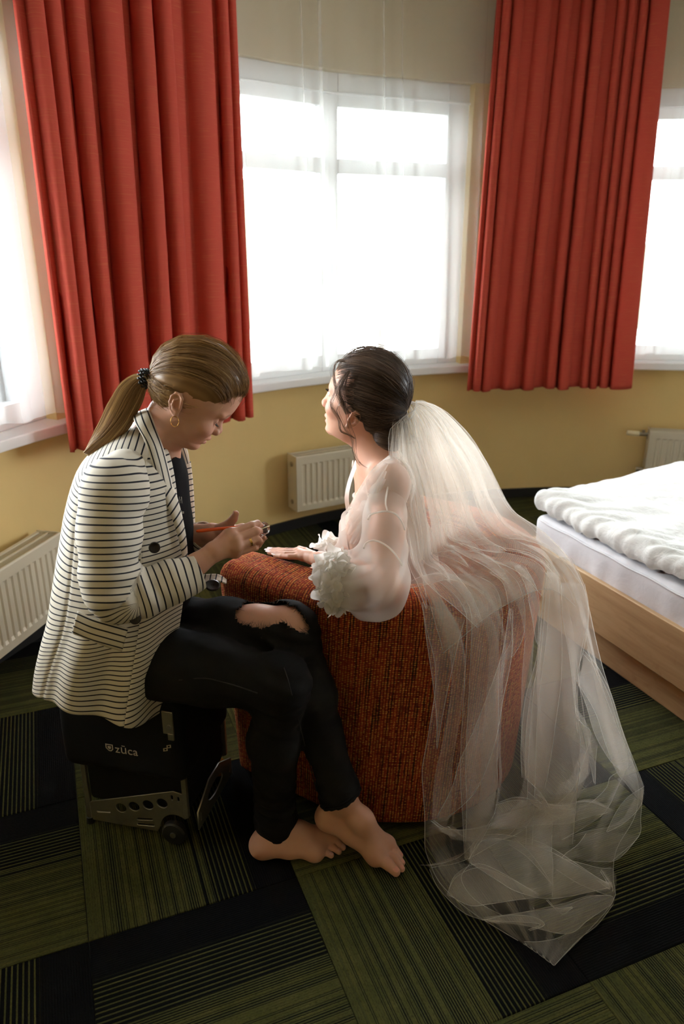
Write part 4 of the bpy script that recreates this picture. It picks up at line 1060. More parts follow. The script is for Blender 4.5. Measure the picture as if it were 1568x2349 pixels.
# coiled hair tie, hoop earring, ring
mb = MB(); th = np.linspace(0, 2*PI, 140); ax = unit(tail[2]-tail[0]); f1 = unit(np.cross(ax, (0, 1, 0))); f2 = np.cross(ax, f1)
for k_ in range(3):
    R_ = .0165+.001*k_; c_ = kn+ax*(.004+.006*k_)
    ring_ = c_+np.cos(th)[:, None]*f1*R_+np.sin(th)[:, None]*f2*R_
    rad_ = np.cos(th)[:, None]*f1+np.sin(th)[:, None]*f2; w_ = th*13+k_
    mb.tube(ring_+.0034*(np.cos(w_)[:, None]*rad_+np.sin(w_)[:, None]*ax), .0019, 6)
o = mb.build('hair_tie', M['blackp'], AR, smooth=True); o.data.transform(Matrix.Translation(-AR.location))
lob = HA.w(np.array([*([earA[0]+.008]), -.0790, earA[1]-.025]))
mb = MB(); th = np.linspace(0, 2*PI, 40, endpoint=False); cen = lob+np.array([.0, -.002, -.0105])
mb.tube(cen+np.stack([.0083*np.cos(th), .004*np.cos(th)*.3, .0112*np.sin(th)], 1), .0007, 6, True)
o = mb.build('hoop_earring', M['gold'], AR, smooth=True); o.data.transform(Matrix.Translation(-AR.location))
rg0, rg1 = fR[2][0][0], fR[2][1][0]; rc = rg0*.36+rg1*.64; ax = unit(rg1-rg0); f1 = unit(np.cross(ax, (0, 0, 1))); f2 = np.cross(ax, f1)
mb = MB(); th = np.linspace(0, 2*PI, 32, endpoint=False)
V = []; 
for w_, rr_ in ((-.0026, .0101), (-.0026, .0112), (.0026, .0112), (.0026, .0101)): V.append(rc+ax*w_+rr_*(np.cos(th)[:, None]*f1+np.sin(th)[:, None]*f2))
V = np.stack(V, 1).reshape(-1, 3); F = [(i_*4+k_, i_*4+(k_+1) % 4, ((i_+1) % 32)*4+(k_+1) % 4, ((i_+1) % 32)*4+k_) for i_ in range(32) for k_ in range(4)]
mb.add(V, F); o = mb.build('finger_ring', M['gold'], AR, smooth=False); o.data.transform(Matrix.Translation(-AR.location))

# ---- T-shirt and jacket trunk: rings fitted to the outline of the back and the front
LV = [((320, 972), (378, 1012), .062), ((250, 1006), (400, 1042), .135), ((196, 1056), (416, 1104), .190), ((166, 1150), (424, 1192), .197), ((150, 1240), (430, 1276), .199), ((136, 1340), (430, 1366), .199), ((121, 1440), (416, 1470), .202), ((109, 1520), (400, 1580), .204), ((104, 1562), (386, 1668), .206)]
YF = [1.64, 1.62, 1.60, 1.575, 1.56, 1.55, 1.54, 1.53, 1.52]
YJ = 1.655
ctr = []; 
for (b_, f_, hw), yf in zip(LV, YF):
    B_, F_ = at(*b_, YJ), at(*f_, yf); F_[1] = YJ; ctr.append(np.r_[B_, F_, hw])
ctr = spline(np.array(ctr), 150)       # columns: back xyz, front xyz, half width
def ringpts(row, th, sc=1.0, p=2.12):
    B_, F_, hw = row[:3], row[3:6], row[6]; C_ = .5*(B_+F_); ax = .5*(F_-B_)
    c, s = np.cos(th), np.sin(th); k = (np.abs(c)**p+np.abs(s)**p)**(-1/p)
    return C_+sc*((k*c)[:, None]*ax+(k*s)[:, None]*np.array([0, hw, 0]))
def trunk(v0, v1, th0, th1, nth, sc, disp=None):
    th = np.radians(np.linspace(th0, th1, nth)); P = np.stack([ringpts(ctr[i], th, sc) for i in range(v0, v1)], 0)
    return P, th
P, th = trunk(19, 110, -180, 180, 120, .95)
Vt = P.reshape(-1, 3); Vt = Vt+.003*vnoise(Vt, 18, 4)[:, None]
art('tshirt', Vt, grid_faces(P.shape[0], 120), M['tee'])
NTH = 210
P, th = trunk(0, 150, -24, -322, NTH, 1.0)
nv = P.shape[0]; vv = np.linspace(0, 1, nv)[:, None]*np.ones((1, NTH)); TT = np.degrees(th)[None, :]*np.ones((nv, 1))
nrm = P-.5*(ctr[:, None, :3]+ctr[:, None, 3:6]); nrm /= np.linalg.norm(nrm, axis=2, keepdims=True)
low = sm(.45, 1.0, vv)
g = lambda c, w: np.exp(-((TT-c)/w)**2)
fold = low*(.016*g(-58, 11)-.012*g(-78, 9)+.013*g(-98, 10)-.010*g(-117, 8)+.012*g(-140, 13)-.008*g(-160, 8))
fold += .004*np.sin(np.radians(TT*7+vv*160))*low+.003*vnoise(P.reshape(-1, 3), 14, 6).reshape(nv, NTH)
fold -= .0035*np.exp(-((TT+128-6*np.sin(vv*3))/1.6)**2)*sm(.25, .4, vv)         # side seam
fold -= .010*sm(.30, .12, np.abs(vv-.48))*g(-60, 30)                          # pulled in under the arm
P = P+nrm*fold[..., None]
P[..., 2] += (low**2)*(.020+.050*g(-118, 55)+.006*np.sin(np.radians(TT*3.2+40)))
sag = np.array([at(430, 1075, YJ), at(405, 1030, YJ), at(370, 985, YJ), at(335, 962, YJ)])
pl2 = np.r_[sag[:, [0, 2]], spline(np.array([at(*b_, YJ)[[0, 2]] for b_, _, _ in LV[1:]]+[at(98, 1640, YJ)[[0, 2]]]).repeat(1, 0), 60)]
def polys(xz, line):
    """arc length of the nearest point of a polyline"""
    best = np.full(len(xz), 1e9); out = np.zeros(len(xz)); L = 0
    for p_, q_ in zip(line[:-1], line[1:]):
        d = q_-p_; l = np.linalg.norm(d); t = np.clip((xz-p_) @ d/(l*l), 0, 1); e = np.linalg.norm(xz-p_-t[:, None]*d, axis=1)
        m_ = e < best; best[m_] = e[m_]; out[m_] = L+t[m_]*l; L += l
    return out
flat = P.reshape(-1, 3)
dro = .055*sm(-180, -90, TT).ravel()*sm(.3, 1, vv).ravel()
tl_ = spline(np.array([at(*q_, YJ)[[0, 2]] for q_ in ((432, 1040), (385, 985), (335, 965), (290, 980), (250, 1006), (215, 1032), (196, 1056))]).repeat(1, 0), 60)
ta_ = np.r_[0, np.cumsum(np.linalg.norm(np.diff(tl_, axis=0), axis=1))]
s_back = np.interp(-flat[:, 0], -tl_[:, 0], ta_)+np.maximum(0, tl_[-1, 1]-flat[:, 2])*sm(.02, -.04, flat[:, 0]-tl_[-1, 0])
lvs = np.r_[0, np.cumsum(np.linalg.norm(np.diff(.5*(ctr[:, :3]+ctr[:, 3:6]), axis=0), axis=1))]
s_v = np.repeat(lvs, NTH)+.16-.030*sm(.35, 1, vv).ravel()*np.sin(np.radians(TT.ravel()*2.0))
lv2 = np.repeat(lvs, NTH)-.030*sm(.35, 1, vv).ravel()*np.sin(np.radians(TT.ravel()*2.0))-.016*low.ravel()*np.sin(np.radians(TT.ravel()*4+30))
bk_ = (np.abs(TT.ravel()+180) < 40) & (np.abs(vv.ravel()-.20) < .02)
cst = (s_back-lv2)[bk_].mean(); upw = sm(.26, .14, vv).ravel()
ss = s_back*upw+(1-upw)*(lv2+cst)
ks = int(np.argmin(np.abs(np.degrees(th)+62)))
Pg = P.reshape(nv, NTH, 3); sg = ss.reshape(nv, NTH); fg = (lv2+cst+.004).reshape(nv, NTH)
def panel_(nm, c0, c1, S_):
    o = art(nm, Pg[:, c0:c1].reshape(-1, 3), grid_faces(nv, c1-c0), M['jacket'], attrs={'s': S_[:, c0:c1].ravel()})
    m_ = o.modifiers.new('cloth', 'SOLIDIFY'); m_.thickness = .0025; m_.offset = 0; return o
jk = panel_('jacket', ks, NTH, sg); panel_('jacket_front', 0, ks+1, fg)
sp_ = Pg[8:70, ks]+np.array([.0, -.0018, .0012]); mb = MB(); mb.tube(sp_, .0011, 5); o = mb.build('seam', M['jacket'], AR, smooth=True); o.data.transform(Matrix.Translation(-AR.location))
tf_ = lambda P_: np.ones(len(P_))
tc_ = at(411, 1154, 1.600); ex_ = unit(np.array([.62, -.75, .22])); nz_ = unit(np.cross(ex_, np.array([-.10, .25, 1.0]))); ey_ = np.cross(nz_, ex_)
Mt = Matrix(((ex_[0], ey_[0], nz_[0], tc_[0]-AR.location[0]), (ex_[1], ey_[1], nz_[1], tc_[1]-AR.location[1]), (ex_[2], ey_[2], nz_[2], tc_[2]), (0, 0, 0, 1)))
text('shirt_print', 'H', .022, M['whitep'], AR, Mt); text('shirt_print', 'lov', .011, M['whitep'], AR, Mt @ Matrix.Translation((.004, -.024, 0)))
# ---- sleeves
def sleeve(pts, lo, hi, cut_p, cut_n, s0, seed, wr=1.0, h=.0042, stripes='lin'):
    L = [np.asarray(p, float) for p, r in pts]
    def f(P):
        d = chain(P, pts, .035)
        return d
    V, F = surfnet(f, lo, hi, h)
    F = np.asarray(F); dc = (V-cut_p) @ cut_n; F = F[(dc[F] < 0).any(1)]; V = V-np.maximum(dc, 0)[:, None]*cut_n
    line = spline(np.array(L), 60); s = np.zeros(len(V)); best = np.full(len(V), 1e9); acc = 0
    for i_, (p_, q_) in enumerate(zip(line[:-1], line[1:])):
        d = q_-p_; l = np.linalg.norm(d); t = (V-p_) @ d/(l*l); tc = np.clip(t, 0, 1); e = np.linalg.norm(V-p_-tc[:, None]*d, axis=1)
        tx_ = np.where((t < 0) & (i_ == 0), t, np.where((t > 1) & (i_ == 58), t, tc))
        m_ = e < best; best[m_] = e[m_]; s[m_] = acc+tx_[m_]*l; acc += l
    ie = int(np.argmax([np.linalg.norm(np.cross(L[i]-L[0], L[-1]-L[0])) for i in range(len(L))])); el_ = L[ie]
    du, df = unit(el_-L[1]), unit(L[-1]-el_); cph = float(du @ df); m_ = unit(-(df-cph*du)); phi = math.acos(cph)
    piv = el_-m_*.036; q_ = V-piv; a_, b_ = q_ @ du, q_ @ df; al = np.clip(np.where(q_ @ m_ > -.02, np.arctan2(a_, q_ @ m_), phi), 0, phi); line_s = s; R0 = .062
    Lel = np.linalg.norm(np.diff(line[:int(np.argmin(np.linalg.norm(line-el_, axis=1)))+1], axis=0), axis=1).sum()
    sb_ = np.where(line_s < Lel, np.where(a_ < 0, a_, R0*al), np.where(b_ > 0, R0*phi+b_, R0*al))
    sb_ = np.maximum(sb_, math.floor(((V[:, 2].max()-.020-piv[2])/du[2])/.0148)*.0148)
    s = sb_ if stripes == 'lin' else s
    return V, F, s, line_s
A_ = at
shp = [(A_(284, 1092, 1.530), .058), (A_(262, 1130, 1.492), .0640), (A_(249, 1230, 1.462), .0600), (A_(252, 1320, 1.446), .0570), (A_(268, 1372, 1.446), .0500), (A_(320, 1366, 1.462), .0440), (A_(390, 1338, 1.492), .0420), (A_(470, 1304, 1.530), .0405)]
cp = A_(456, 1312, 1.522); cn = unit(shp[-1][0]-shp[-2][0])
V, F, s, sl = sleeve(shp, (-.64, 1.34, .70), (-.26, 1.62, 1.12), cp, cn, 0, 3)
# creases where the elbow bends
el = shp[4][0]; dist = np.linalg.norm(V-el, axis=1)
w_ = np.exp(-(dist/.085)**2)
dirn = V-np.array([np.interp(sl, np.r_[0, np.cumsum([np.linalg.norm(shp[i+1][0]-shp[i][0]) for i in range(7)])], [p[0][k] for p in shp]) for k in range(3)]).T
dirn /= np.linalg.norm(dirn, axis=1)[:, None]+1e-9
ins = np.clip(dirn @ unit(np.array([.75, -.1, .6])), -.2, 1)
cre = w_*(.0075*np.sin(sl*150+2.5*vnoise(V, 14, 2)))*np.clip(ins+.5, 0, 1)+.0030*vnoise(np.c_[sl*30, V[:, 1]*14, V[:, 2]*9], 1.0, 9)+.0020*np.sin(sl*62+3*vnoise(V, 10, 5))
V = V+dirn*cre[:, None]
art('sleeve', V, F, M['jacket'], attrs={'s': s+.004*vnoise(V, 12, 7)+.3*cre}).modifiers.new('cloth', 'SOLIDIFY').thickness = .003
shl = [(A_(322, 1080, 1.780), .058), (A_(345, 1150, 1.825), .060), (A_(362, 1250, 1.845), .056), (A_(375, 1280, 1.835), .052), (A_(415, 1250, 1.775), .046), (A_(478, 1226, 1.705), .036)]
V, F, s, sl = sleeve(shl, (-.50, 1.63, .70), (-.22, 1.98, 1.12), A_(468, 1228, 1.715), unit(shl[-1][0]-shl[-2][0]), 0, 4)
art('sleeve', V+.003*vnoise(V, 16, 3)[:, None], F, M['jacket'], attrs={'s': s}).modifiers.new('cloth', 'SOLIDIFY').thickness = .003
# ---- collar, lapels, flap, buttons
def ribbon(name, e0, e1, n, mat, sfun, bulge=.006, thick=.003, k=8):
    A0, A1_ = spline(np.array(e0), n), spline(np.array(e1), n); t = np.linspace(0, 1, k)
    P = A0[:, None]*(1-t[None, :, None])+A1_[:, None]*t[None, :, None]
    P = P+np.array([.2, -1.0, .25])*bulge*np.sin(t*PI)[None, :, None]
    wd_ = np.linalg.norm(A1_-A0, axis=1); L = np.r_[0, np.cumsum(np.linalg.norm(np.diff(.5*(A0+A1_), axis=0), axis=1))]
    S_ = sfun(L[:, None]*np.ones((1, k)), wd_[:, None]*t[None, :]).ravel()
    o = art(name, P.reshape(-1, 3), grid_faces(n, k), mat, attrs={'s': S_}); m_ = o.modifiers.new('cloth', 'SOLIDIFY'); m_.thickness = thick; m_.offset = 0
    return o
ribbon('collar', [A_(340, 936, 1.665), A_(345, 948, 1.600), A_(358, 985, 1.578), A_(374, 1030, 1.570), A_(387, 1080, 1.566), A_(397, 1124, 1.562)],
       [A_(306, 950, 1.665), A_(308, 966, 1.585), A_(328, 1005, 1.548), A_(344, 1050, 1.538), A_(354, 1090, 1.534), A_(361, 1122, 1.532)], 40, M['jacket'], lambda L, w: w*.98+.003, .008)
ribbon('lapel', [A_(360, 1120, 1.532), A_(378, 1150, 1.534), A_(397, 1195, 1.540), A_(412, 1245, 1.548), A_(424, 1300, 1.556)],
       [A_(398, 1118, 1.560), A_(408, 1150, 1.562), A_(419, 1195, 1.562), A_(427, 1245, 1.562), A_(430, 1302, 1.560)], 40, M['jacket'], lambda L, w: L*.8+w*.65, .008)
ribbon('collar', [A_(340, 936, 1.665), A_(372, 955, 1.735), A_(398, 1000, 1.742), A_(412, 1040, 1.742), A_(420, 1068, 1.742)],
       [A_(306, 950, 1.665), A_(380, 948, 1.762), A_(418, 1000, 1.760), A_(429, 1032, 1.758), A_(434, 1062, 1.756)], 36, M['jacket'], lambda L, w: w*1.4+.004, .004)
ribbon('lapel', [A_(412, 1058, 1.735), A_(416, 1100, 1.735), A_(419, 1160, 1.735), A_(421, 1220, 1.735), A_(420, 1300, 1.735)],
       [A_(436, 1058, 1.765), A_(441, 1100, 1.768), A_(445, 1160, 1.770), A_(446, 1220, 1.770), A_(444, 1300, 1.765)], 40, M['jacket'], lambda L, w: L+.15*w, .004)
ribbon('pocket_flap', [A_(178, 1402, 1.432), A_(215, 1418, 1.425), A_(255, 1430, 1.425), A_(294, 1441, 1.432)],
       [A_(165, 1452, 1.430), A_(202, 1466, 1.423), A_(240, 1482, 1.423), A_(280, 1494, 1.430)], 30, M['jacket'], lambda L, w: w+.002, .006)
# far front of the jacket lying over the thigh
ribbon('front_edge', [A_(440, 1318, 1.735), A_(470, 1318, 1.728), A_(500, 1318, 1.722), A_(520, 1330, 1.715)], [A_(440, 1345, 1.700), A_(470, 1338, 1.690), A_(500, 1334, 1.690), A_(519, 1340, 1.695)], 24, M['jacket'], lambda L, w: L, -.004)
def button(c, nrm_, r=.0125):
    nrm_ = unit(nrm_); Mx = Vector(nrm_).to_track_quat('Z', 'Y').to_matrix().to_4x4(); Mx.translation = Vector(np.asarray(c)-np.array(AR.location))
    b_ = MB(); b_.lathe([(0.0, -.002), (r*.8, -.002), (r, .001), (r*.97, .0035), (r*.80, .0042), (r*.70, .003), (0, .0026)], 26, Mx); o = b_.build('button', M['button'], AR, smooth=True)
    h_ = MB()
    for dx, dy in ((1, 1), (1, -1), (-1, 1), (-1, -1)): h_.cyl(Mx @ Vector((dx*.0022, dy*.0022, .0024)), Mx @ Vector((dx*.0022, dy*.0022, .0034)), .0009, n=8)
    h_.build('thread_hole', M['thread'], o)
button(at(354, 1256, 1.462), (.35, -.9, .25)); button(at(310, 1419, 1.418), (.2, -.95, .2)); button(at(487, 1344, 1.672), (.15, -.35, .9), .019)

# ---- jeans
def jean_field(P):
    d = chain(P, [(A_(300, 1505, 1.68), .122), (A_(320, 1500, 1.66), .118)], .05)
    d = chain(P, [(hipR, .098), (.5*(hipR+knR), .080), (knR, .062), (.5*(knR+anR)+np.array([-.010, 0, .04]), .0585), (anR, .050), (anR-np.array([0, 0, .06]), .049)], .035, d)
    e = chain(P, [(hipL, .098), (.5*(hipL+knL), .080), (knL, .0640), (.5*(knL+anL)+np.array([-.012, .008, .05]), .0600), (anL, .0445), (anL+(anL-knL)*.15, .043)], .035)
    d = smin(d, e, .02)
    wr_ = .0035*vnoise(P*np.array([1, 1, 2.2]), 16, 3)+.0016*vnoise(P, 45, 5)
    kb = np.exp(-(np.linalg.norm(P-knR, axis=1)/.10)**2)+np.exp(-(np.linalg.norm(P-knL, axis=1)/.10)**2)
    ak = np.exp(-((P[:, 2]-.16)/.07)**2)
    return d-wr_-(.003*kb+.003*ak)*np.sin(P[:, 2]*170+P[:, 0]*60)
V, F = surfnet(jean_field, (-.80, 1.36, .03), (.14, 1.98, .80), .0062)
F = np.asarray(F)
def pxof(V):
    v = V-_O; w = v @ _F; return np.stack([W_/2+FPX*(v @ _R)/w, H_/2-FPX*(v @ _U)/w], 1)
def inpoly(q, poly):
    x, y = q.T; c = np.zeros(len(q), bool); j = len(poly)-1
    for i in range(len(poly)):
        (xi, yi), (xj, yj) = poly[i], poly[j]
        c ^= ((yi > y) != (yj > y)) & (x < (xj-xi)*(y-yi)/(yj-yi+1e-12)+xi); j = i
    return c
nz = np.zeros((len(V), 3)); fn = np.cross(V[F[:, 2]]-V[F[:, 0]], V[F[:, 3]]-V[F[:, 1]])
for k_ in range(4): np.add.at(nz, F[:, k_], fn)
nz /= np.linalg.norm(nz, axis=1)[:, None]+1e-12
hole = [(540, 1418), (547, 1400), (562, 1382), (584, 1371), (612, 1370), (645, 1380), (676, 1396), (698, 1418), (708, 1440), (700, 1453), (688, 1448), (672, 1440), (660, 1428), (643, 1424), (628, 1432), (600, 1437), (562, 1432)]
pxy = pxof(V)
facing = ((V-_O)*nz).sum(1) < .0
inh = inpoly(pxy+3.0*np.stack([vnoise(V, 120, 1), vnoise(V, 120, 2)], 1), hole) & facing & (V[:, 1] > 1.50) & (np.linalg.norm(V-knL, axis=1) < .22)
def snap(V, F, p0, n_, m_):
    dd = (V-p0) @ n_; dd = np.where(m_, dd, -1.0); F = F[(dd[F] < 0).any(1)]; return V-np.maximum(dd, 0)[:, None]*n_, F
nRc = unit(np.array([-.10, 0, -1.0])); pRc = np.array([anR[0], anR[1], .055])
axL = unit(anL-knL); nLc = unit(axL+np.array([.25, 0, -.2])); pLc = anL+axL*.012
okm = ~inh
V, F = snap(V, F, pRc, nRc, np.linalg.norm(V[:, :2]-anR[:2], axis=1) < .09)
V, F = snap(V, F, pLc, nLc, np.linalg.norm(V-anL, axis=1) < .14)
bad = inh
F = F[~bad[F].any(1)]
JV_ = V.copy()
je = art('jeans', V, F, M['denim']); mo_ = je.modifiers.new('cloth', 'SOLIDIFY'); mo_.thickness = .0025; mo_.offset = -1
# rolled hem on the left ankle, seam down the leg, frayed threads round the rip
ed = {}
for q_ in F:
    for i_ in range(4): e_ = tuple(sorted((q_[i_], q_[(i_+1) % 4]))); ed[e_] = ed.get(e_, 0)+1
bd = sorted({v_ for e_, c_ in ed.items() if c_ == 1 for v_ in e_}); bdp = V[bd]
def loopfit(sel, cen, axis):
    q_ = bdp[sel]; f1 = unit(np.cross(axis, (0, 0, 1) if abs(axis[2]) < .9 else (1, 0, 0))); f2 = np.cross(axis, f1)
    an = np.arctan2((q_-cen) @ f2, (q_-cen) @ f1); o_ = np.argsort(an); q_ = q_[o_]; an = an[o_]
    ta = np.linspace(-PI, PI, 48, endpoint=False); return np.stack([np.interp(ta, np.r_[an-2*PI, an, an+2*PI], np.tile(q_[:, k_], 3)) for k_ in range(3)], 1)
selL = np.linalg.norm(bdp-anL, axis=1) < .10; lp = loopfit(selL, bdp[selL].mean(0), axL)
for _ in range(3): lp = (np.roll(lp, 1, 0)+lp*2+np.roll(lp, -1, 0))/4
mb = MB(); mb.tube(lp, .0055+.0012*np.sin(np.arange(48)*2.1), 8, True); mb.tube(lp-axL*.010, .0040, 8, True)
o = mb.build('hem', M['denim'], AR, smooth=True); o.data.transform(Matrix.Translation(-AR.location))
selR = (bdp[:, 2] < .12) & (np.linalg.norm(bdp[:, :2]-anR[:2], axis=1) < .10)
if selR.sum() > 8:
    lp = loopfit(selR, bdp[selR].mean(0), np.array([0, 0, 1.0]))
    for _ in range(3): lp = (np.roll(lp, 1, 0)+lp*2+np.roll(lp, -1, 0))/4
    mb = MB(); mb.tube(lp, .0042, 8, True); o = mb.build('hem', M['denim'], AR, smooth=True); o.data.transform(Matrix.Translation(-AR.location))
rip = bdp[np.linalg.norm(bdp-knL, axis=1) < .20]; cen = rip.mean(0)
TH_ = []
for i_ in range(150):
    b = rip[rng.integers(len(rip))]; lowside = pxof(b[None])[0][1] > 1424
    L = rng.uniform(.006, .022 if lowside else .007); d = unit((cen-b)+rng.normal(size=3)*.02+np.array([0, -.01, 0])); up_ = np.array([-.1, -.5, .6])
    k_ = np.linspace(0, 1, 6)[:, None]; TH_.append(b+d*L*k_+up_*L*.4*np.sin(k_*2.2)+rng.normal(size=3)*.003*k_**2)
hair_obj('frayed_threads', np.array(TH_)-np.array(AR.location), np.linspace(.0007, .0003, 6), M['hair_dark'], je, np.full(150, .25))['kind'] = 'stuff'
# seams of the jeans
for pts_ in ([(598, 1462), (628, 1490), (652, 1535), (668, 1590), (684, 1650), (699, 1710), (713, 1765), (726, 1815)], [(410, 1560), (470, 1556), (530, 1570), (590, 1590)]):
    q_ = np.array([trace(jean_field, x_, y_, 1.25, 1.80) for x_, y_ in pts_]); q_ = q_-(q_-_O)/np.linalg.norm(q_-_O, axis=1)[:, None]*.001
    mb = MB(); mb.tube(spline(q_, 50), .0013, 6); o = mb.build('seam', M['seamt'], AR, smooth=True); o.data.transform(Matrix.Translation(-AR.location))
# ================================================================== the bride
def mat_organza(name, alpha, col, tcol, sc=1400.0):
    n = NT(name); tr = n.n('ShaderNodeBsdfTransparent').outputs[0]
    d = n.n('ShaderNodeBsdfDiffuse', {'Color': col}).outputs[0]; t = n.n('ShaderNodeBsdfTranslucent', {'Color': tcol}).outputs[0]
    return n.done(n.mixs(alpha, tr, n.mixs(.68, d, t)))
M['robe'] = mat_organza('ivory_organza', .54, (.84, .80, .74), (.84, .78, .72))
M['sleeve'] = mat_organza('ivory_organza_sleeve', .43, (.84, .80, .74), (.84, .78, .72))
M['robe2'] = mat_organza('ivory_organza_edge', .85, (.86, .83, .78), (.84, .80, .75))
M['veil'] = mat_organza('ivory_tulle', .18, (.90, .86, .79), (.92, .87, .80))
M['edge'] = mat_organza('tulle_edge', .42, (.90, .86, .79), (.92, .87, .80))
M['fold'] = mat_organza('ivory_tulle_fold', .25, (.90, .86, .79), (.92, .87, .80))
M['foldr'] = mat_organza('ivory_organza_fold', .42, (.86, .83, .78), (.84, .80, .75))
M['petal'] = mat_organza('ivory_petal', .90, (.88, .86, .82), (.86, .83, .78))
M['slip'] = plain('blush_slip', (.62, .42, .36), .7)
BR = empty('person', (.13, 1.93, 0)); tag(BR, 'bride with pinned brown hair in a sheer white robe and long veil', 'person')
def brd(name, V, F, mat, **kw): return local_obj(name, V, F, mat, BR, **kw)
HB = Head(818, 938, 1.93, math.radians(167), math.radians(-13))
pb = dict(hair=(772, 856), fore=(765, 868), brow=(758, 885), nas=(752.5, 898), tip=(738.6, 920), tipb=(748, 931), col=(749, 932), sub=(749.5, 934.5), ulip=(745.4, 947), lipt=(745.2, 952), mouth=(747, 957.6), llip=(746.2, 963), ment=(749.5, 972.5), chin=(749.2, 982.5), chb=(756, 990.5), und=(770, 996.5))
PB = {k: HB.sag(*v) for k, v in pb.items()}
PB['eye'] = HB.sag(757.5, 901, .0315)
cb = HB.sag(850, 902); PB['cran_c'] = (cb[0], 0, cb[1]); PB['cran_r'] = (.0985, .0735, .095)
earB = HB.sag(809, 962, .0715)
fB, colB = head_field(HB, PB, earB, 1, open_eye=True)
YB_ = 1.915
shL, shR = at(890, 1112, 1.768), at(850, 1076, 2.070)
elL, wrL = atz(882, 1346, .750), atz(735, 1284, .732)
nkb = at(866, 1052, 1.925)
n0b = np.array([-.016, 0, PB['chb'][1]+.040])
def torso(P):
    d = sd_cone(P, nkb, at(872, 1085, 1.93), .048, .060)
    d = smin(d, sd_cone(P, at(872, 1075, 1.93), shL, .042, .043), .035); d = smin(d, sd_cone(P, at(872, 1075, 1.93), shR, .044, .043), .035)
    d = smin(d, sd_ell(P, at(886, 1195, 1.935), (.090, .135, .150)), .05)
    d = smin(d, sd_ell(P, at(845, 1222, 1.865), (.060, .055, .055)), .03); d = smin(d, sd_ell(P, at(840, 1205, 2.01), (.060, .055, .055)), .03)
    d = smin(d, sd_cone(P, at(890, 1260, 1.94), at(900, 1400, 1.96), .105, .125), .05)
    return d
def neckf(P): return sd_cone(P, HB.w(n0b), nkb, .043, .047)
# head and neck
def fB2(p):
    W = HB.w(p); return smin(smin(fB(p), neckf(W), .022), torso(W), .03)
V1, F1 = surfnet(fB2, (-.155, -.10, -.165), (.135, .10, .165), .0017)
parts = [(HB.w(V1), F1)]; cols = [colB(V1)]
# trunk, arms, legs (seen through the organza)
kL, kR = np.array([-.16, 2.10, .42]), np.array([-.08, 2.26, .42])
def bodyf(P):
    d = torso(P)
    d = chain(P, [(shL, .043), (.5*(shL+elL), .037), (elL, .031)], .03, d)
    d = chain(P, [(elL, .034), (.6*elL+.4*wrL, .032), (wrL, .0225)], .02, d)
    eR = at(840, 1300, 2.14); d = chain(P, [(shR, .047), (eR, .036), (at(770, 1262, 2.03), .024)], .03, d)
    d = chain(P, [(np.array([.14, 1.90, .52]), .095), (kL, .055), (np.array([kL[0]-.04, kL[1]+.03, .06]), .045)], .05, d)
    d = chain(P, [(np.array([.20, 2.02, .52]), .095), (kR, .055), (np.array([kR[0]-.04, kR[1]+.03, .06]), .045)], .05, d)
    return d
V, F = surfnet(bodyf, (-.42, 1.48, .0), (.42, 2.42, 1.02), .0068); parts.append((V, F)); cols.append(np.tile(SKIN*1.04, (len(V), 1)))
# left hand flat on the arm of the chair
zz = ZR+.010
mb_ = [atz(692, 1277, zz+.010), atz(687, 1272, zz+.010), atz(683, 1268, zz+.008), atz(682, 1264.5, zz+.006)]       # little ... index knuckles
palmB = [[(.8*wrL+.2*elL, .0235), (wrL, .0205), (atz(715, 1279, zz+.012), .0155)]]+[[(atz(715, 1279, zz+.012), .0140), (m_, .0095)] for m_ in mb_]+[[(m_, .0092) for m_ in mb_]]
def fb(m0, x1, y1, x2, y2, x3, y3, r=.0078): return [(m0, .0092), (atz(x1, y1, zz+.008), r), (atz(x2, y2, zz+.003), r*.92), (atz(x3, y3, zz-.001), r*.72)]
fgB = [fb(mb_[0], 663, 1277, 645, 1276, 630, 1274, .0074), fb(mb_[1], 655, 1271.5, 635, 1270, 617, 1268), fb(mb_[2], 653, 1267, 634, 1265.5, 615, 1264), fb(mb_[3], 656, 1263, 638, 1261.5, 621, 1260.5, .0074),
       [(atz(714, 1272, zz+.008), .012), (atz(700, 1264, zz+.006), .0098), (atz(686, 1258, zz+.002), .0076)]]
lo, hi = bounds(palmB+fgB, .03); V, F = surfnet(fingers_field(palmB, fgB, .009, .003), lo, hi, .0014); parts.append((V, F)); cols.append(np.tile(SKIN*1.03, (len(V), 1)))
for fg in fgB[:4]:
    V, F = nail(fg[3][0]+unit(fg[3][0]-fg[2][0])*.002, fg[2][0], (0, -.25, 1), fg[3][1], .013, .0046); parts.append((V, F)); cols.append(np.tile([.80, .68, .66], (len(V), 1)))
BVv, BFf = join(parts); brd('body', BVv, BFf, M['skin'], attrs={'col': np.concatenate(cols)})
L_ = []; eyl = np.array([PB['eye'][0]-.006, .0315, PB['eye'][1]])
for t in np.linspace(-.9, .9, 26):
    b = eyl+np.array([.0118*math.cos(t)+.001, .0128*math.sin(t), .0035]); dr = unit(np.array([.85*math.cos(t)+.2, .45*math.sin(t), .25]))
    L_.append([HB.w(b+dr*.008*k_/4+np.array([0, 0, .0016])*(k_/4)**2) for k_ in range(5)])
hair_obj('eyelashes', np.array(L_)-np.array(BR.location), np.linspace(.0005, .00012, 5), M['hair_dark'], BR, np.zeros(26))

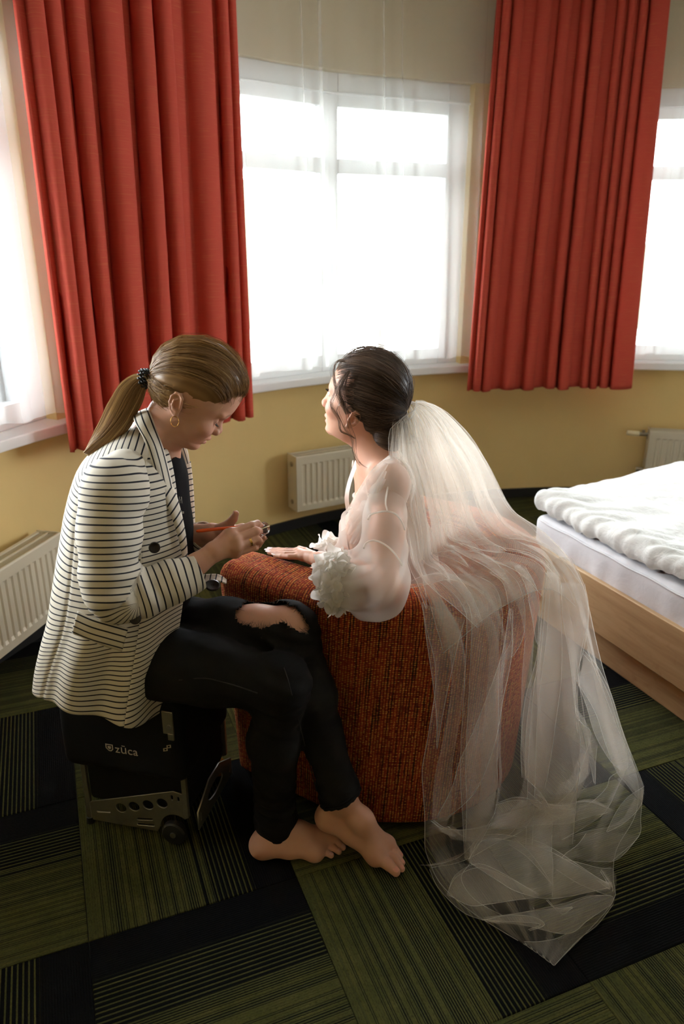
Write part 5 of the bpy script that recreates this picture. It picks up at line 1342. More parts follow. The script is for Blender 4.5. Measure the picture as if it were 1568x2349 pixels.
# hair: swept from a parting over the ears into a low roll
ECb, ERb = np.array([cb[0], 0, cb[1]]), np.array([.1035, .0785, .1000])
nearb = [(776, 846), (772, 862), (771, 880), (777, 900), (787, 922), (795, 938), (803, 947), (818, 950), (830, 962), (838, 985), (848, 1008), (866, 1024)]
HLb = [HB.ell(x_, y_, ECb, ERb) for x_, y_ in nearb]
tp_ = HB.sag(779, 838); topb = unit((np.array([tp_[0], 0, tp_[1]])-ECb)/ERb)
np_ = HB.sag(882, 1030); napeb = unit((np.array([np_[0], 0, np_[1]])-ECb)/ERb)
kb_ = HB.sag(938, 945); knotb = unit((np.array([kb_[0], 0, kb_[1]])-ECb)/ERb)
farb = [u_*np.array([1, -1, 1]) for u_ in HLb]
loopb = spline(np.array([topb]+HLb+[napeb]+farb[::-1]+[topb]), 220); loopb /= np.linalg.norm(loopb, axis=1)[:, None]
def hpath_b(u, K, lift, jit=None):
    t = np.linspace(0, 1, K)[None, :, None]; fr_ = np.clip(u[:, 0]*.8+u[:, 2]*.7, 0, 1)[:, None]
    Mv = u*.9+knotb*.7+np.array([0, 0, 1.0])*(-.12+.85*fr_)+np.array([0, 1.0, 0])*np.sign(u[:, 1:2])*(.35+.35*fr_)*np.minimum(1, np.abs(u[:, 1:2])*6); Mv /= np.linalg.norm(Mv, axis=1)[:, None]
    D = (1-t)**2*u[:, None]+2*t*(1-t)*Mv[:, None]*1.15+t**2*knotb; D /= np.linalg.norm(D, axis=2, keepdims=True)
    tt = t[0, :, 0]; off = lift[:, None]*np.sin(np.clip(tt*1.2+.02, 0, 1)**.6*PI)**.7+.010*np.clip(D[..., 2], 0, 1)*np.sin(PI*tt**.7)
    P = ECb+D*ERb*(1+off[..., None]/.095)
    return P if jit is None else P+jit
t_ = np.linspace(0, 1, 26); capP = hpath_b(loopb, 26, np.full(220, .003)); capP = capP+.0012*vnoise(capP.reshape(-1, 3), 90, 3).reshape(220, 26, 1)
hc = np.clip(.30+.2*vnoise(np.c_[np.repeat(np.arange(220), 26)*.5, np.tile(t_, 220)*2, np.zeros(220*26)], 1.0, 5), 0, 1)
hairB = brd('hair', HB.w(capP.reshape(-1, 3)), grid_faces(220, 26), M['hair_dark'], attrs={'h': hc})
N = 3600; u = loopb[rng.integers(0, 220, N)]+rng.normal(size=(N, 3))*.004; u /= np.linalg.norm(u, axis=1)[:, None]
sl_ = rng.uniform(0, .6, N)*(rng.random(N) < .55); u = slerp(u, np.broadcast_to(knotb, (N, 3)), sl_); u /= np.linalg.norm(u, axis=1)[:, None]
K = 18; tt = np.linspace(0, 1, K)
sw = rng.normal(size=(N, 1, 3))*.004*np.sin(tt*PI)[None, :, None]+rng.normal(size=(N, 1, 3))*.0018*np.sin(tt*PI*3)[None, :, None]
pth = hpath_b(u, K, rng.uniform(.001, .008, N), sw); hv = np.clip(.40+.32*vnoise(u*13, 1.0, 8)+.18*rng.normal(size=N), 0, 1)
hair_obj('hair_strands', HB.w(pth.reshape(-1, 3)).reshape(N, K, 3)-np.array(BR.location), np.r_[.00008, .00025, np.full(K-4, .00045), .0004, .0003], M['hair_dark'], hairB, hv)['kind'] = 'stuff'
# low roll of hair at the nape
rc0, rr0 = at(890, 980, 1.925), np.array([.052, .060, .068])
def roll_f(P): return sd_ell(P, rc0, rr0)+.0015*vnoise(P, 60, 3)
V, F = surfnet(roll_f, rc0-.08, rc0+.08, .004); roll = brd('hair_roll', V, F, M['hair_dark'], attrs={'h': np.full(len(V), .25)})
N = 900; ph = rng.uniform(-1.3, 1.3, N); th0 = rng.uniform(2.2, 3.4, N); K = 16; tt = np.linspace(0, 1, K)
an = th0[:, None]+tt[None]*rng.uniform(1.6, 3.0, (N, 1))
D = np.stack([np.cos(an)*np.cos(ph)[:, None], np.sin(an)*np.cos(ph)[:, None], np.sin(ph)[:, None]+.10*np.sin(an*2)], -1); D /= np.linalg.norm(D, axis=2, keepdims=True)
hair_obj('roll_strands', rc0+D*(rr0+.001+.002*rng.random((N, 1, 1)))-np.array(BR.location), np.full(K, .0005), M['hair_dark'], roll, np.clip(.35+.3*vnoise(np.c_[ph*6, 0*ph, 0*ph], 1, 2)+.15*rng.normal(size=N), 0, 1))['kind'] = 'stuff'
# loose wavy locks beside the face
def lock(pts, n, w, r=.00042):
    C = spline(np.array(pts), 26); out = []
    for _ in range(2): C[1:-1] = (C[:-2]+2*C[1:-1]+C[2:])/4
    for i_ in range(n):
        o_ = rng.normal(size=3)*w; ph_ = rng.uniform(0, 6); k_ = np.linspace(0, 1, 26)[:, None]
        out.append(C+o_*np.sin(k_*PI*.9+.15)+np.array([1, .3, .4])*w*.8*np.sin(k_*9+ph_)*k_)
    return out
a = at; LK = []
LK += lock([a(795, 826, 1.86), a(778, 822, 1.87), a(767, 838, 1.87), a(765, 865, 1.865), a(771, 890, 1.86), a(766, 910, 1.862), a(755, 922, 1.868), a(762, 940, 1.864), a(776, 955, 1.855), a(779, 975, 1.85), a(776, 990, 1.85), a(790, 995, 1.848), a(803, 997, 1.846), a(814, 1006, 1.845)], 18, .0020)
LK += lock([a(792, 830, 1.87), a(772, 828, 1.88), a(763, 850, 1.88), a(766, 875, 1.87), a(772, 895, 1.862)], 10, .0030)
LK += lock([a(797, 850, 1.86), a(783, 885, 1.855), a(785, 915, 1.85), a(776, 930, 1.856), a(770, 940, 1.86), a(783, 962, 1.852), a(790, 985, 1.848), a(806, 1001, 1.846), a(807, 1025, 1.846), a(812, 1050, 1.85), a(826, 1068, 1.85)], 7, .0020)
LK += lock([a(800, 850, 1.86), a(790, 890, 1.852), a(794, 925, 1.848), a(796, 950, 1.846), a(801, 975, 1.845), a(813, 1004, 1.845), a(812, 1030, 1.848), a(822, 1060, 1.85), a(842, 1074, 1.86)], 6, .0022)
LK += lock([a(802, 850, 1.85), a(780, 880, 1.855), a(776, 905, 1.855), a(788, 930, 1.85), a(797, 950, 1.845)], 60, .0050)
hair_obj('loose_locks', np.array(LK)-np.array(BR.location), np.r_[.0002, np.full(23, .00030), .0002, .00010], M['hair_dark'], hairB, np.clip(rng.normal(.55, .2, len(LK)), 0, 1))['kind'] = 'stuff'

# ---- slip and robe
def slipf(P):
    d = torso(P)-.004; d = chain(P, [(np.array([.14, 1.90, .52]), .102), (kL, .062)], .05, d); return chain(P, [(np.array([.20, 2.02, .52]), .102), (kR, .062)], .05, d)
V, F = surfnet(slipf, (-.42, 1.70, .40), (.40, 2.44, .86), .009); F = np.asarray(F)
top_ = at(850, 1262, 1.93)[2]; dd = V[:, 2]-(top_-.25*(V[:, 0]-.05)); F = F[(dd[F] < 0).any(1)]; V[:, 2] -= np.maximum(dd, 0)
brd('slip', V, F, M['slip'])
def robef(P):
    d = torso(P); arm = sd_cone(P, shL, .8*shL+.2*elL, .036, .034); d = smin(d, arm, .03); d = smin(d, sd_cone(P, shR, at(845, 1180, 2.11), .038, .038), .03)
    d = smin(d, sd_cone(P, at(880, 1290, 1.93), at(885, 1380, 1.95), .135, .165), .05)
    fo = .006*np.sin((P[:, 0]*.75+P[:, 2]*.65)*95+2.2*vnoise(P, 7, 4))*sm(.98, .86, P[:, 2])*sm(.12, .0, P[:, 0])+.0025*vnoise(P, 20, 2)
    return d-.011-fo
V, F = surfnet(robef, (-.10, 1.62, .60), (.36, 2.24, 1.01), .0055); F = np.asarray(F); q = pxof(V)
# deep V neck, open towards the front
vneck = [(700, 1000), (812, 1055), (806, 1080), (797, 1120), (791, 1166), (800, 1168), (812, 1138), (830, 1108), (852, 1076), (874, 1058), (896, 1042), (900, 960), (700, 960)]
f_ = V[:, 1] < 2.10
dn = np.linalg.norm(np.cross(V-HB.w(n0b), unit(nkb-HB.w(n0b))), axis=1)
cut = (inpoly(q, vneck) & (V[:, 2] > .80)) | ((dn < .066) & (V[:, 2] > .93))
F = F[~cut[F].any(1)]
ro_ = brd('robe', V, F, M['robe'])
# neckline bands
def onto(f, pts, y0, y1, out=.0015): 
    r_ = []
    for x_, y_ in pts:
        p_ = trace(f, x_, y_, y0, y1); r_.append(p_-unit(p_-_O)*out)
    return np.array(r_)
nl = spline(onto(robef, [(795, 1170), (803, 1156), (814, 1136), (832, 1106), (853, 1075), (875, 1057), (893, 1043)], 1.6, 2.05, .005), 40)
W2 = unit(np.array([.45, -.45, -.77])); Pn = np.stack([nl, nl+W2*.012+np.array([0, -.005, 0]), nl+W2*.026+np.array([0, -.004, 0])], 1)
brd('neckband', Pn.reshape(-1, 3), grid_faces(40, 3), M['robe2'])
nf = spline(np.array([at(793, 1172, 1.90), at(790, 1140, 1.96), at(796, 1108, 1.99), at(806, 1078, 1.995), at(816, 1052, 1.99)]), 30)
Pn = np.stack([nf, nf+np.array([.012, .010, -.002])], 1); brd('neckband', Pn.reshape(-1, 3), grid_faces(30, 2), M['robe2'])
tie = spline(np.array([at(796, 1168, 1.862), at(784, 1178, 1.86), at(781, 1195, 1.862), at(783, 1225, 1.865), at(786, 1250, 1.868)]), 20)
Pn = np.stack([tie, tie+np.array([.013, -.004, .004])], 1); brd('ribbon_tie', Pn.reshape(-1, 3), grid_faces(20, 2), M['robe2'])
# soft folds of the robe drawn from the shoulder to the tie
for i_, (a_, b_) in enumerate([((886, 1060), (795, 1188)), ((882, 1078), (797, 1205)), ((880, 1096), (800, 1225)), ((872, 1105), (806, 1245)), ((862, 1118), (815, 1262)), ((852, 1130), (826, 1275)), ((842, 1150), (834, 1290))]):
    n_ = 16; q_ = np.linspace(0, 1, n_); sag_ = 10*np.sin(q_*PI)*(1 if i_ % 2 else -.4); w_ = 5+7*np.sin(q_*PI)
    E0 = onto(robef, [(a_[0]+(b_[0]-a_[0])*k_-w1, a_[1]+(b_[1]-a_[1])*k_+s1) for k_, s1, w1 in zip(q_, sag_, w_)], 1.55, 2.05, .003)
    E1 = onto(robef, [(a_[0]+(b_[0]-a_[0])*k_+w1, a_[1]+(b_[1]-a_[1])*k_+s1+w1*.8) for k_, s1, w1 in zip(q_, sag_, w_)], 1.55, 2.05, .003)
    t_ = np.linspace(0, 1, 6); Pn = E0[:, None]*(1-t_[:, None])+E1[:, None]*t_[:, None]-(unit(np.array([.1, 1, -.3]))*.007)*np.sin(t_*PI)[None, :, None]
    brd('robe_fold', Pn.reshape(-1, 3), grid_faces(n_, 6), M['foldr'])
# sleeve: straight above, a balloon at the elbow, gathered under the petals
slp = [(shL+np.array([.0, 0, .002]), .0455), (at(882, 1190, 1.690), .0425), (at(877, 1262, 1.632), .0450), (at(868, 1318, 1.585), .0580), (at(845, 1345, 1.590), .0560), (at(806, 1325, 1.640), .0450), (at(775, 1306, 1.690), .0300)]
def tri_(x): return np.arcsin(.95*np.sin(x))/1.253
def slf(P):
    d = chain(P, slp, .05); d = smin(d, sd_cone(P, at(872, 1372, 1.560), at(815, 1372, 1.585), .028, .028), .06)
    fo = .0065*tri_(((P[:, 0]*-.6+P[:, 2]*.8)*105+4*vnoise(P, 8, 4)))*sm(.86, .78, P[:, 2])+.009*vnoise(P*np.array([1.6, 1, 1]), 15, 6)*sm(.88, .78, P[:, 2])
    return d-fo
V, F = surfnet(slf, (-.04, 1.44, .62), (.24, 1.84, 1.00), .0046); F = np.asarray(F)
cut = (V-(shL+np.array([0, .012, .0]))) @ unit(np.array([0.1, .55, .75])) > .035; F = F[~cut[F].any(1)]
brd('sleeve', V, F, M['sleeve'])
for pts in ([(843, 1192), (850, 1181), (868, 1175), (886, 1173), (905, 1178), (920, 1195), (928, 1216)], [(834, 1258), (838, 1247), (852, 1240), (870, 1243), (890, 1255), (908, 1274), (922, 1298)]):
    q_ = onto(slf, pts, 1.40, 1.95, .001); m = MB(); m.tube(spline(q_, 40), .0023, 8); o = m.build('sleeve_piping', M['robe2'], BR, smooth=True); o.data.transform(Matrix.Translation(-BR.location))
q_ = onto(slf, [(888, 1172), (884, 1150), (890, 1110), (893, 1085)], 1.40, 1.95, .001); m = MB(); m.tube(spline(q_, 24), .0020, 8); o = m.build('shoulder_piping', M['robe2'], BR, smooth=True); o.data.transform(Matrix.Translation(-BR.location))
# petals
def petal_mesh(k=0):
    """a rounded, slightly cupped petal on a short claw"""
    V = [(.004, 0, 0)]; nr, ns = 5, 18
    for i_ in range(1, nr+1):
        r_ = i_/nr
        for j_ in range(ns):
            t = 2*PI*j_/ns; x = .026+.0255*r_*math.cos(t); y = .0215*r_*math.sin(t)*(.55+.45*min(1, max(0, x/.022)))
            cup = .010*r_*r_*(.5+.5*math.cos(2*t+k))+.0045*math.sin(3*t+k*2)*r_*r_-.010*(x/.05)**2*(1 if k < 1 else -.7)
            V.append((x, y, cup))
    V[0] = (.026, 0, 0)
    F = [(0, 1+j_, 1+(j_+1) % ns) for j_ in range(ns)]
    for i_ in range(nr-1): F += [(1+i_*ns+j_, 1+(i_+1)*ns+j_, 1+(i_+1)*ns+(j_+1) % ns, 1+i_*ns+(j_+1) % ns) for j_ in range(ns)]
    me_ = mesh('petal', V, F); me_.materials.append(M['petal']); me_.polygons.foreach_set('use_smooth', np.ones(len(me_.polygons), bool)); return me_
PMS = [petal_mesh(k_) for k_ in (0, .6, 1.3, 2.2)]
def cuff(cen, rad, n, y_lim, seed, sz=(.75, 1.1), axis=None):
    rg = np.random.default_rng(seed); cu = empty('flower_cuff', np.asarray(cen)-np.array(BR.location)); cu.parent = BR
    core = MB()
    bm = bmesh.new(); bmesh.ops.create_icosphere(bm, subdivisions=2, radius=1); core.add([np.array(v.co)*np.array(rad)*.62 for v in bm.verts], [[v.index for v in f_.verts] for f_ in bm.faces]); bm.free()
    core.build('cuff_band', M['petal'], cu, smooth=True)
    k_ = 0; ga = PI*(3-math.sqrt(5))
    for i_ in range(n):
        z = 1-2*(i_+.5)/n; r_ = math.sqrt(1-z*z); d = np.array([r_*math.cos(ga*i_), r_*math.sin(ga*i_), z])
        if y_lim is not None and d[1] > y_lim: continue
        n_ = unit(d/np.array(rad)); tx = unit(np.cross(n_, rg.normal(size=3))); 
        tx = unit(tx+n_*rg.uniform(.25, 1.1)+np.array([-.12, -.20, -.1])); zz_ = unit(n_-tx*(n_ @ tx)); yy = np.cross(zz_, tx); s_ = rg.uniform(*sz)
        o = bpy.data.objects.new('petal', PMS[i_ % 4]); COL.objects.link(o); o.parent = cu
        p_ = d*np.array(rad)*rg.uniform(.62, .85)-tx*.012
        o.matrix_local = Matrix(((tx[0]*s_, yy[0]*s_, zz_[0]*s_, p_[0]), (tx[1]*s_, yy[1]*s_, zz_[1]*s_, p_[1]), (tx[2]*s_, yy[2]*s_, zz_[2]*s_, p_[2]), (0, 0, 0, 1)))
    return cu
cuff(at(774, 1334, 1.585), (.056, .050, .088), 150, .45, 3, (.60, .88))
cuff(at(752, 1250, 2.00), (.034, .036, .024), 22, None, 5, (.6, .85))
# ================================================================== the veil: tulle laid along the fall seen in the photo, then settled under its own weight
def gp(l): return np.array([at(x, y, v) if k == 'Y' else atz(x, y, v) for x, y, k, v in l])
GD = [
 [(928, 936, 'Y', 1.885), (905, 945, 'Y', 1.870), (892, 1000, 'Y', 1.845), (888, 1070, 'Y', 1.800), (900, 1150, 'Y', 1.770), (918, 1230, 'Y', 1.750), (930, 1300, 'Y', 1.700), (955, 1350, 'z', .714), (985, 1440, 'Y', 1.515), (1003, 1560, 'Y', 1.522), (985, 1680, 'Y', 1.515), (965, 1780, 'Y', 1.495), (963, 1880, 'Y', 1.470), (975, 1965, 'z', .006), (1010, 2030, 'z', .006), (1075, 2090, 'z', .010), (1140, 2130, 'z', .010), (1200, 2165, 'z', .006)],
 [(933, 930, 'Y', 1.895), (915, 938, 'Y', 1.890), (925, 1020, 'Y', 1.890), (945, 1110, 'Y', 1.860), (960, 1200, 'Y', 1.850), (975, 1290, 'Y', 1.830), (1010, 1340, 'z', .716), (1060, 1440, 'Y', 1.540), (1062, 1560, 'Y', 1.545), (1055, 1700, 'Y', 1.545), (1060, 1830, 'Y', 1.525), (1075, 1930, 'z', .010), (1090, 1995, 'z', .050), (1130, 2050, 'z', .060), (1180, 2110, 'z', .030), (1222, 2180, 'z', .006)],
 [(938, 926, 'Y', 1.910), (950, 924, 'Y', 1.930), (985, 985, 'Y', 1.980), (1000, 1080, 'Y', 1.990), (1010, 1170, 'Y', 1.970), (1040, 1250, 'Y', 1.930), (1110, 1320, 'z', .722), (1150, 1420, 'Y', 1.600), (1160, 1560, 'Y', 1.605), (1160, 1700, 'Y', 1.595), (1165, 1820, 'Y', 1.580), (1170, 1895, 'z', .030), (1190, 1960, 'z', .085), (1215, 2030, 'z', .090), (1235, 2110, 'z', .040), (1243, 2195, 'z', .006)],
 [(943, 924, 'Y', 1.920), (975, 930, 'Y', 1.980), (1040, 1000, 'Y', 2.050), (1070, 1100, 'Y', 2.060), (1090, 1180, 'Y', 2.050), (1150, 1250, 'Y', 1.980), (1225, 1300, 'z', .730), (1275, 1390, 'Y', 1.700), (1290, 1500, 'Y', 1.700), (1300, 1640, 'Y', 1.690), (1310, 1760, 'Y', 1.660), (1335, 1835, 'z', .040), (1325, 1905, 'z', .080), (1315, 1985, 'z', .080), (1310, 2080, 'z', .035), (1256, 2205, 'z', .006)],
 [(948, 924, 'Y', 1.930), (1000, 935, 'Y', 2.020), (1070, 1005, 'Y', 2.100), (1115, 1080, 'Y', 2.130), (1165, 1170, 'Y', 2.100), (1240, 1225, 'Y', 1.990), (1310, 1310, 'Y', 1.850), (1345, 1400, 'Y', 1.760), (1385, 1540, 'Y', 1.740), (1435, 1680, 'Y', 1.700), (1472, 1780, 'z', .060), (1472, 1870, 'z', .020), (1420, 1950, 'z', .030), (1405, 2010, 'z', .030), (1402, 2075, 'z', .010), (1270, 2215, 'z', .006)]]
def body_hull(P):
    d = torso(P); d = smin(d, sd_cone(P, shL, elL, .056, .066), .02)
    d = np.minimum(d, roll_f(P)-.004); q = HB.to(P); d = np.minimum(d, sd_ell(q, ECb, ERb)-.004)
    return d-.016
def hull(P):
    r, x, y = ch_plan(P); z = P[:, 2]
    c = rbox(r-ro(z), z-ZR, .045); c = rbox(c, x-ARM, .03)
    return np.minimum(c-.004, body_hull(P))
GG = np.array([spline(gp(l), 220) for l in GD])                                    # five guide lines, edge to edge
SG = np.stack([spline(GG[:, k], 81) for k in range(220)], 0)                        # (220 along, 81 across, 3)
def samp(A, v, u):
    """bilinear sample of a (220,81,3) sheet at along v, across u in 0..1"""
    y = np.clip(v, 0, 1)*219; x = np.clip(u, 0, 1)*80; y0 = np.minimum(y.astype(int), 218); x0 = np.minimum(x.astype(int), 79); fy, fx = (y-y0)[..., None], (x-x0)[..., None]
    return A[y0, x0]*(1-fy)*(1-fx)+A[y0, x0+1]*(1-fy)*fx+A[y0+1, x0]*fy*(1-fx)+A[y0+1, x0+1]*fy*fx
T_ = np.gradient(SG, axis=1); L__ = np.gradient(SG, axis=0); NG = np.cross(T_, L__); NG /= np.linalg.norm(NG, axis=2, keepdims=True)+1e-9
flat_ = SG[..., 2] < .12; NG = NG*np.sign(((SG-np.array([.15, 1.97, .45]))*NG).sum(-1, keepdims=True)+1e-9)
NG = np.where(flat_[..., None], np.array([0, -.25, .97]), NG)
for _ in range(14):                                                                # soften the normals over the sheet
    q_ = np.pad(NG, ((1, 1), (1, 1), (0, 0)), mode='edge'); NG = (q_[:-2, 1:-1]+q_[2:, 1:-1]+q_[1:-1, :-2]+q_[1:-1, 2:]+NG)/5
NG /= np.linalg.norm(NG, axis=2, keepdims=True)+1e-9
def tri(x, k=.86):
    """rounded zigzag, period 2 pi"""
    return np.arcsin(k*np.sin(x))/math.asin(k)
def veil_sheet(nm, u0, u1, nu, nv, seed, lift, end, nf, amp, over, ntop, puddle=1.0):
    rg = np.random.default_rng(seed); U, Vv = np.meshgrid(np.linspace(0, 1, nu), np.linspace(0, 1, nv))
    def ns(a, b, s_): return vnoise(np.stack([U*a+s_*3.1, Vv*b+s_*1.7, 0*U+s_], -1).reshape(-1, 3), 1.0, s_+seed).reshape(U.shape)
    fl = sm(.66, .80, Vv)                                                          # lies on the carpet from here on
    ph = 2*PI*nf*(U+.30*ns(2.0, 1.6, 1)/nf*1.8+.10*ns(5, 3, 2)/nf*3)
    ph2 = 2*PI*ntop*(U+.05*ns(6, 2, 5)); top = sm(.36, .02, Vv)
    am = amp*(.55+.75*np.abs(ns(nf*.9, 1.1, 3)))*sm(.0, .22, Vv)
    ov = over*(.4+.8*np.abs(ns(nf*.8, 1.4, 4)))/nf*sm(.02, .20, Vv)
    u = U+ov*np.sin(2*ph+1.1)*.55+ov*.5*np.cos(ph)+.30/ntop*np.sin(2*ph2)*top*.5
    v = Vv*end
    # folds lying across on the carpet
    pv = 2*PI*(7*v+1.2*ns(2.6, 2.0, 6)+.8*U*np.sin(seed)); v = v+puddle*fl*(1-sm(.88, 1, Vv))*(.034*np.sin(pv)+.014*np.sin(2.3*pv+4*U+seed))
    u = u+puddle*fl*(1-sm(.88, 1, Vv))*.05*ns(3, 6, 7)
    u = u0+(u1-u0)*np.clip(u, 0, 1); P = samp(SG, v, u); N = samp(NG, v, u); N /= np.linalg.norm(N, axis=2, keepdims=True)+1e-9
    off = am*(tri(ph)+.35*tri(2.7*ph+3*Vv))+.006*top*tri(ph2)*sm(.0, .06, Vv)+.012*ns(4, 5, 8)*sm(.05, .3, Vv)*(1-fl)
    off = off*(1-fl)+fl*puddle*(.046*np.abs(tri(pv*.5+.6*ph, .97))+.030*np.abs(tri(ph*.8+.7*pv, .97))+.024*np.abs(ns(6, 9, 9)))*(1-.95*sm(.86, 1.0, Vv))
    P = P+N*(off+lift*sm(.0, .12, Vv)*(1-fl))[..., None]
    f = P.reshape(-1, 3)
    for _ in range(3):
        d = hull(f); m = d < .0
        if m.any():
            q = f[m]; e = .003; gr = np.stack([hull(q+np.eye(3)[k]*e)-hull(q-np.eye(3)[k]*e) for k in range(3)], 1); gr /= np.linalg.norm(gr, axis=1)[:, None]+1e-9
            f[m] = q-gr*np.maximum(d[m], -.04)[:, None]*.9+gr*.0012*((f[m].sum(1)*371) % 1)[:, None]
    f[:, 2] = np.maximum(f[:, 2], .003+.009*(1-Vv.ravel())*3+.004*(1+np.sin(ph.ravel())))
    X = f.reshape(nv, nu, 3)
    o = brd(nm, f, grid_faces(nv, nu), M['veil'])
    m = MB(); m.tube(X[::2, 0], .0007, 4); m.tube(X[::2, -1], .0007, 4); m.tube(X[-1, ::2], .0007, 4)
    e = m.build('veil_edge', M['edge'], o, smooth=True); e.data.transform(Matrix.Translation(-BR.location))
    return o, X
vo, VX = veil_sheet('veil', 0.0, 1.0, 150, 130, 3, .003, 1.0, 5, .012, .55, 15, .12)
vo['label'] = 'long ivory tulle veil falling over the chair back to the carpet'
vo2, VX2 = veil_sheet('veil_layer', .04, .88, 150, 90, 17, .022, .44, 7, .014, .9, 13, 0.0)
# folds of the same tulle, each a doubled strip with a crisp edge
SP = pxof(SG.reshape(-1, 3)); SW = (SG.reshape(-1, 3)-_O) @ _F
def lay(pts, dl):
    """points on the fall of the veil seen at these pixels, dl metres clear of it towards the room"""
    out = []
    for (x, y), d_ in zip(pts, np.broadcast_to(dl, (len(pts),))):
        dd = (SP[:, 0]-x)**2+(SP[:, 1]-y)**2; k = np.argsort(dd)[:12]; w = 1/(dd[k]+4); z = (SW[k]*w).sum()/w.sum()
        r_ = _ray(x, y); r_ = r_/(r_ @ _F); p = _O+r_*(z-d_)
        if p[2] < .006: p = _O+r_*((.006-CAMH)/r_[2])
        out.append(p)
    return np.array(out)
FV, FE = MB(), MB()
def strip(A, B, n=44, k=9, bulge=.012, edges=(1, 1), wob=.0):
    A, B = spline(A, n), spline(B, n); t = np.linspace(0, 1, k); P = A[:, None]*(1-t[:, None])+B[:, None]*t[:, None]
    tw = (B-A)/(np.linalg.norm(B-A, axis=1)[:, None]+1e-9); ln = np.gradient(.5*(A+B), axis=0); nn = np.cross(tw, ln); nn /= np.linalg.norm(nn, axis=1)[:, None]+1e-9
    vw = _O-.5*(A+B); nn = nn*np.sign((nn*vw).sum(1))[:, None]; wd = np.linalg.norm(B-A, axis=1)
    P = P+nn[:, None]*(np.minimum(bulge, .35*wd)[:, None]*np.sin(t*PI)[None])[..., None]
    P = P+.0035*vnoise(P.reshape(-1, 3), 18, 5).reshape(n, k, 1)*np.sin(t*PI)[None, :, None]
    P[..., 2] = np.maximum(P[..., 2], .006+.012*((FV.n*.37) % 1)+.004*np.sin(t*PI)[None])
    FV.add(P.reshape(-1, 3), grid_faces(n, k))
    for e_, q_ in zip(edges, (P[:, 0], P[:, -1])):
        if e_: FE.tube(q_, np.r_[.0002, np.full(n-2, .00062), .0002], 4)
def pxs(l): return [(930+x*.6369, 1300+y*.6369) for x, y in l]
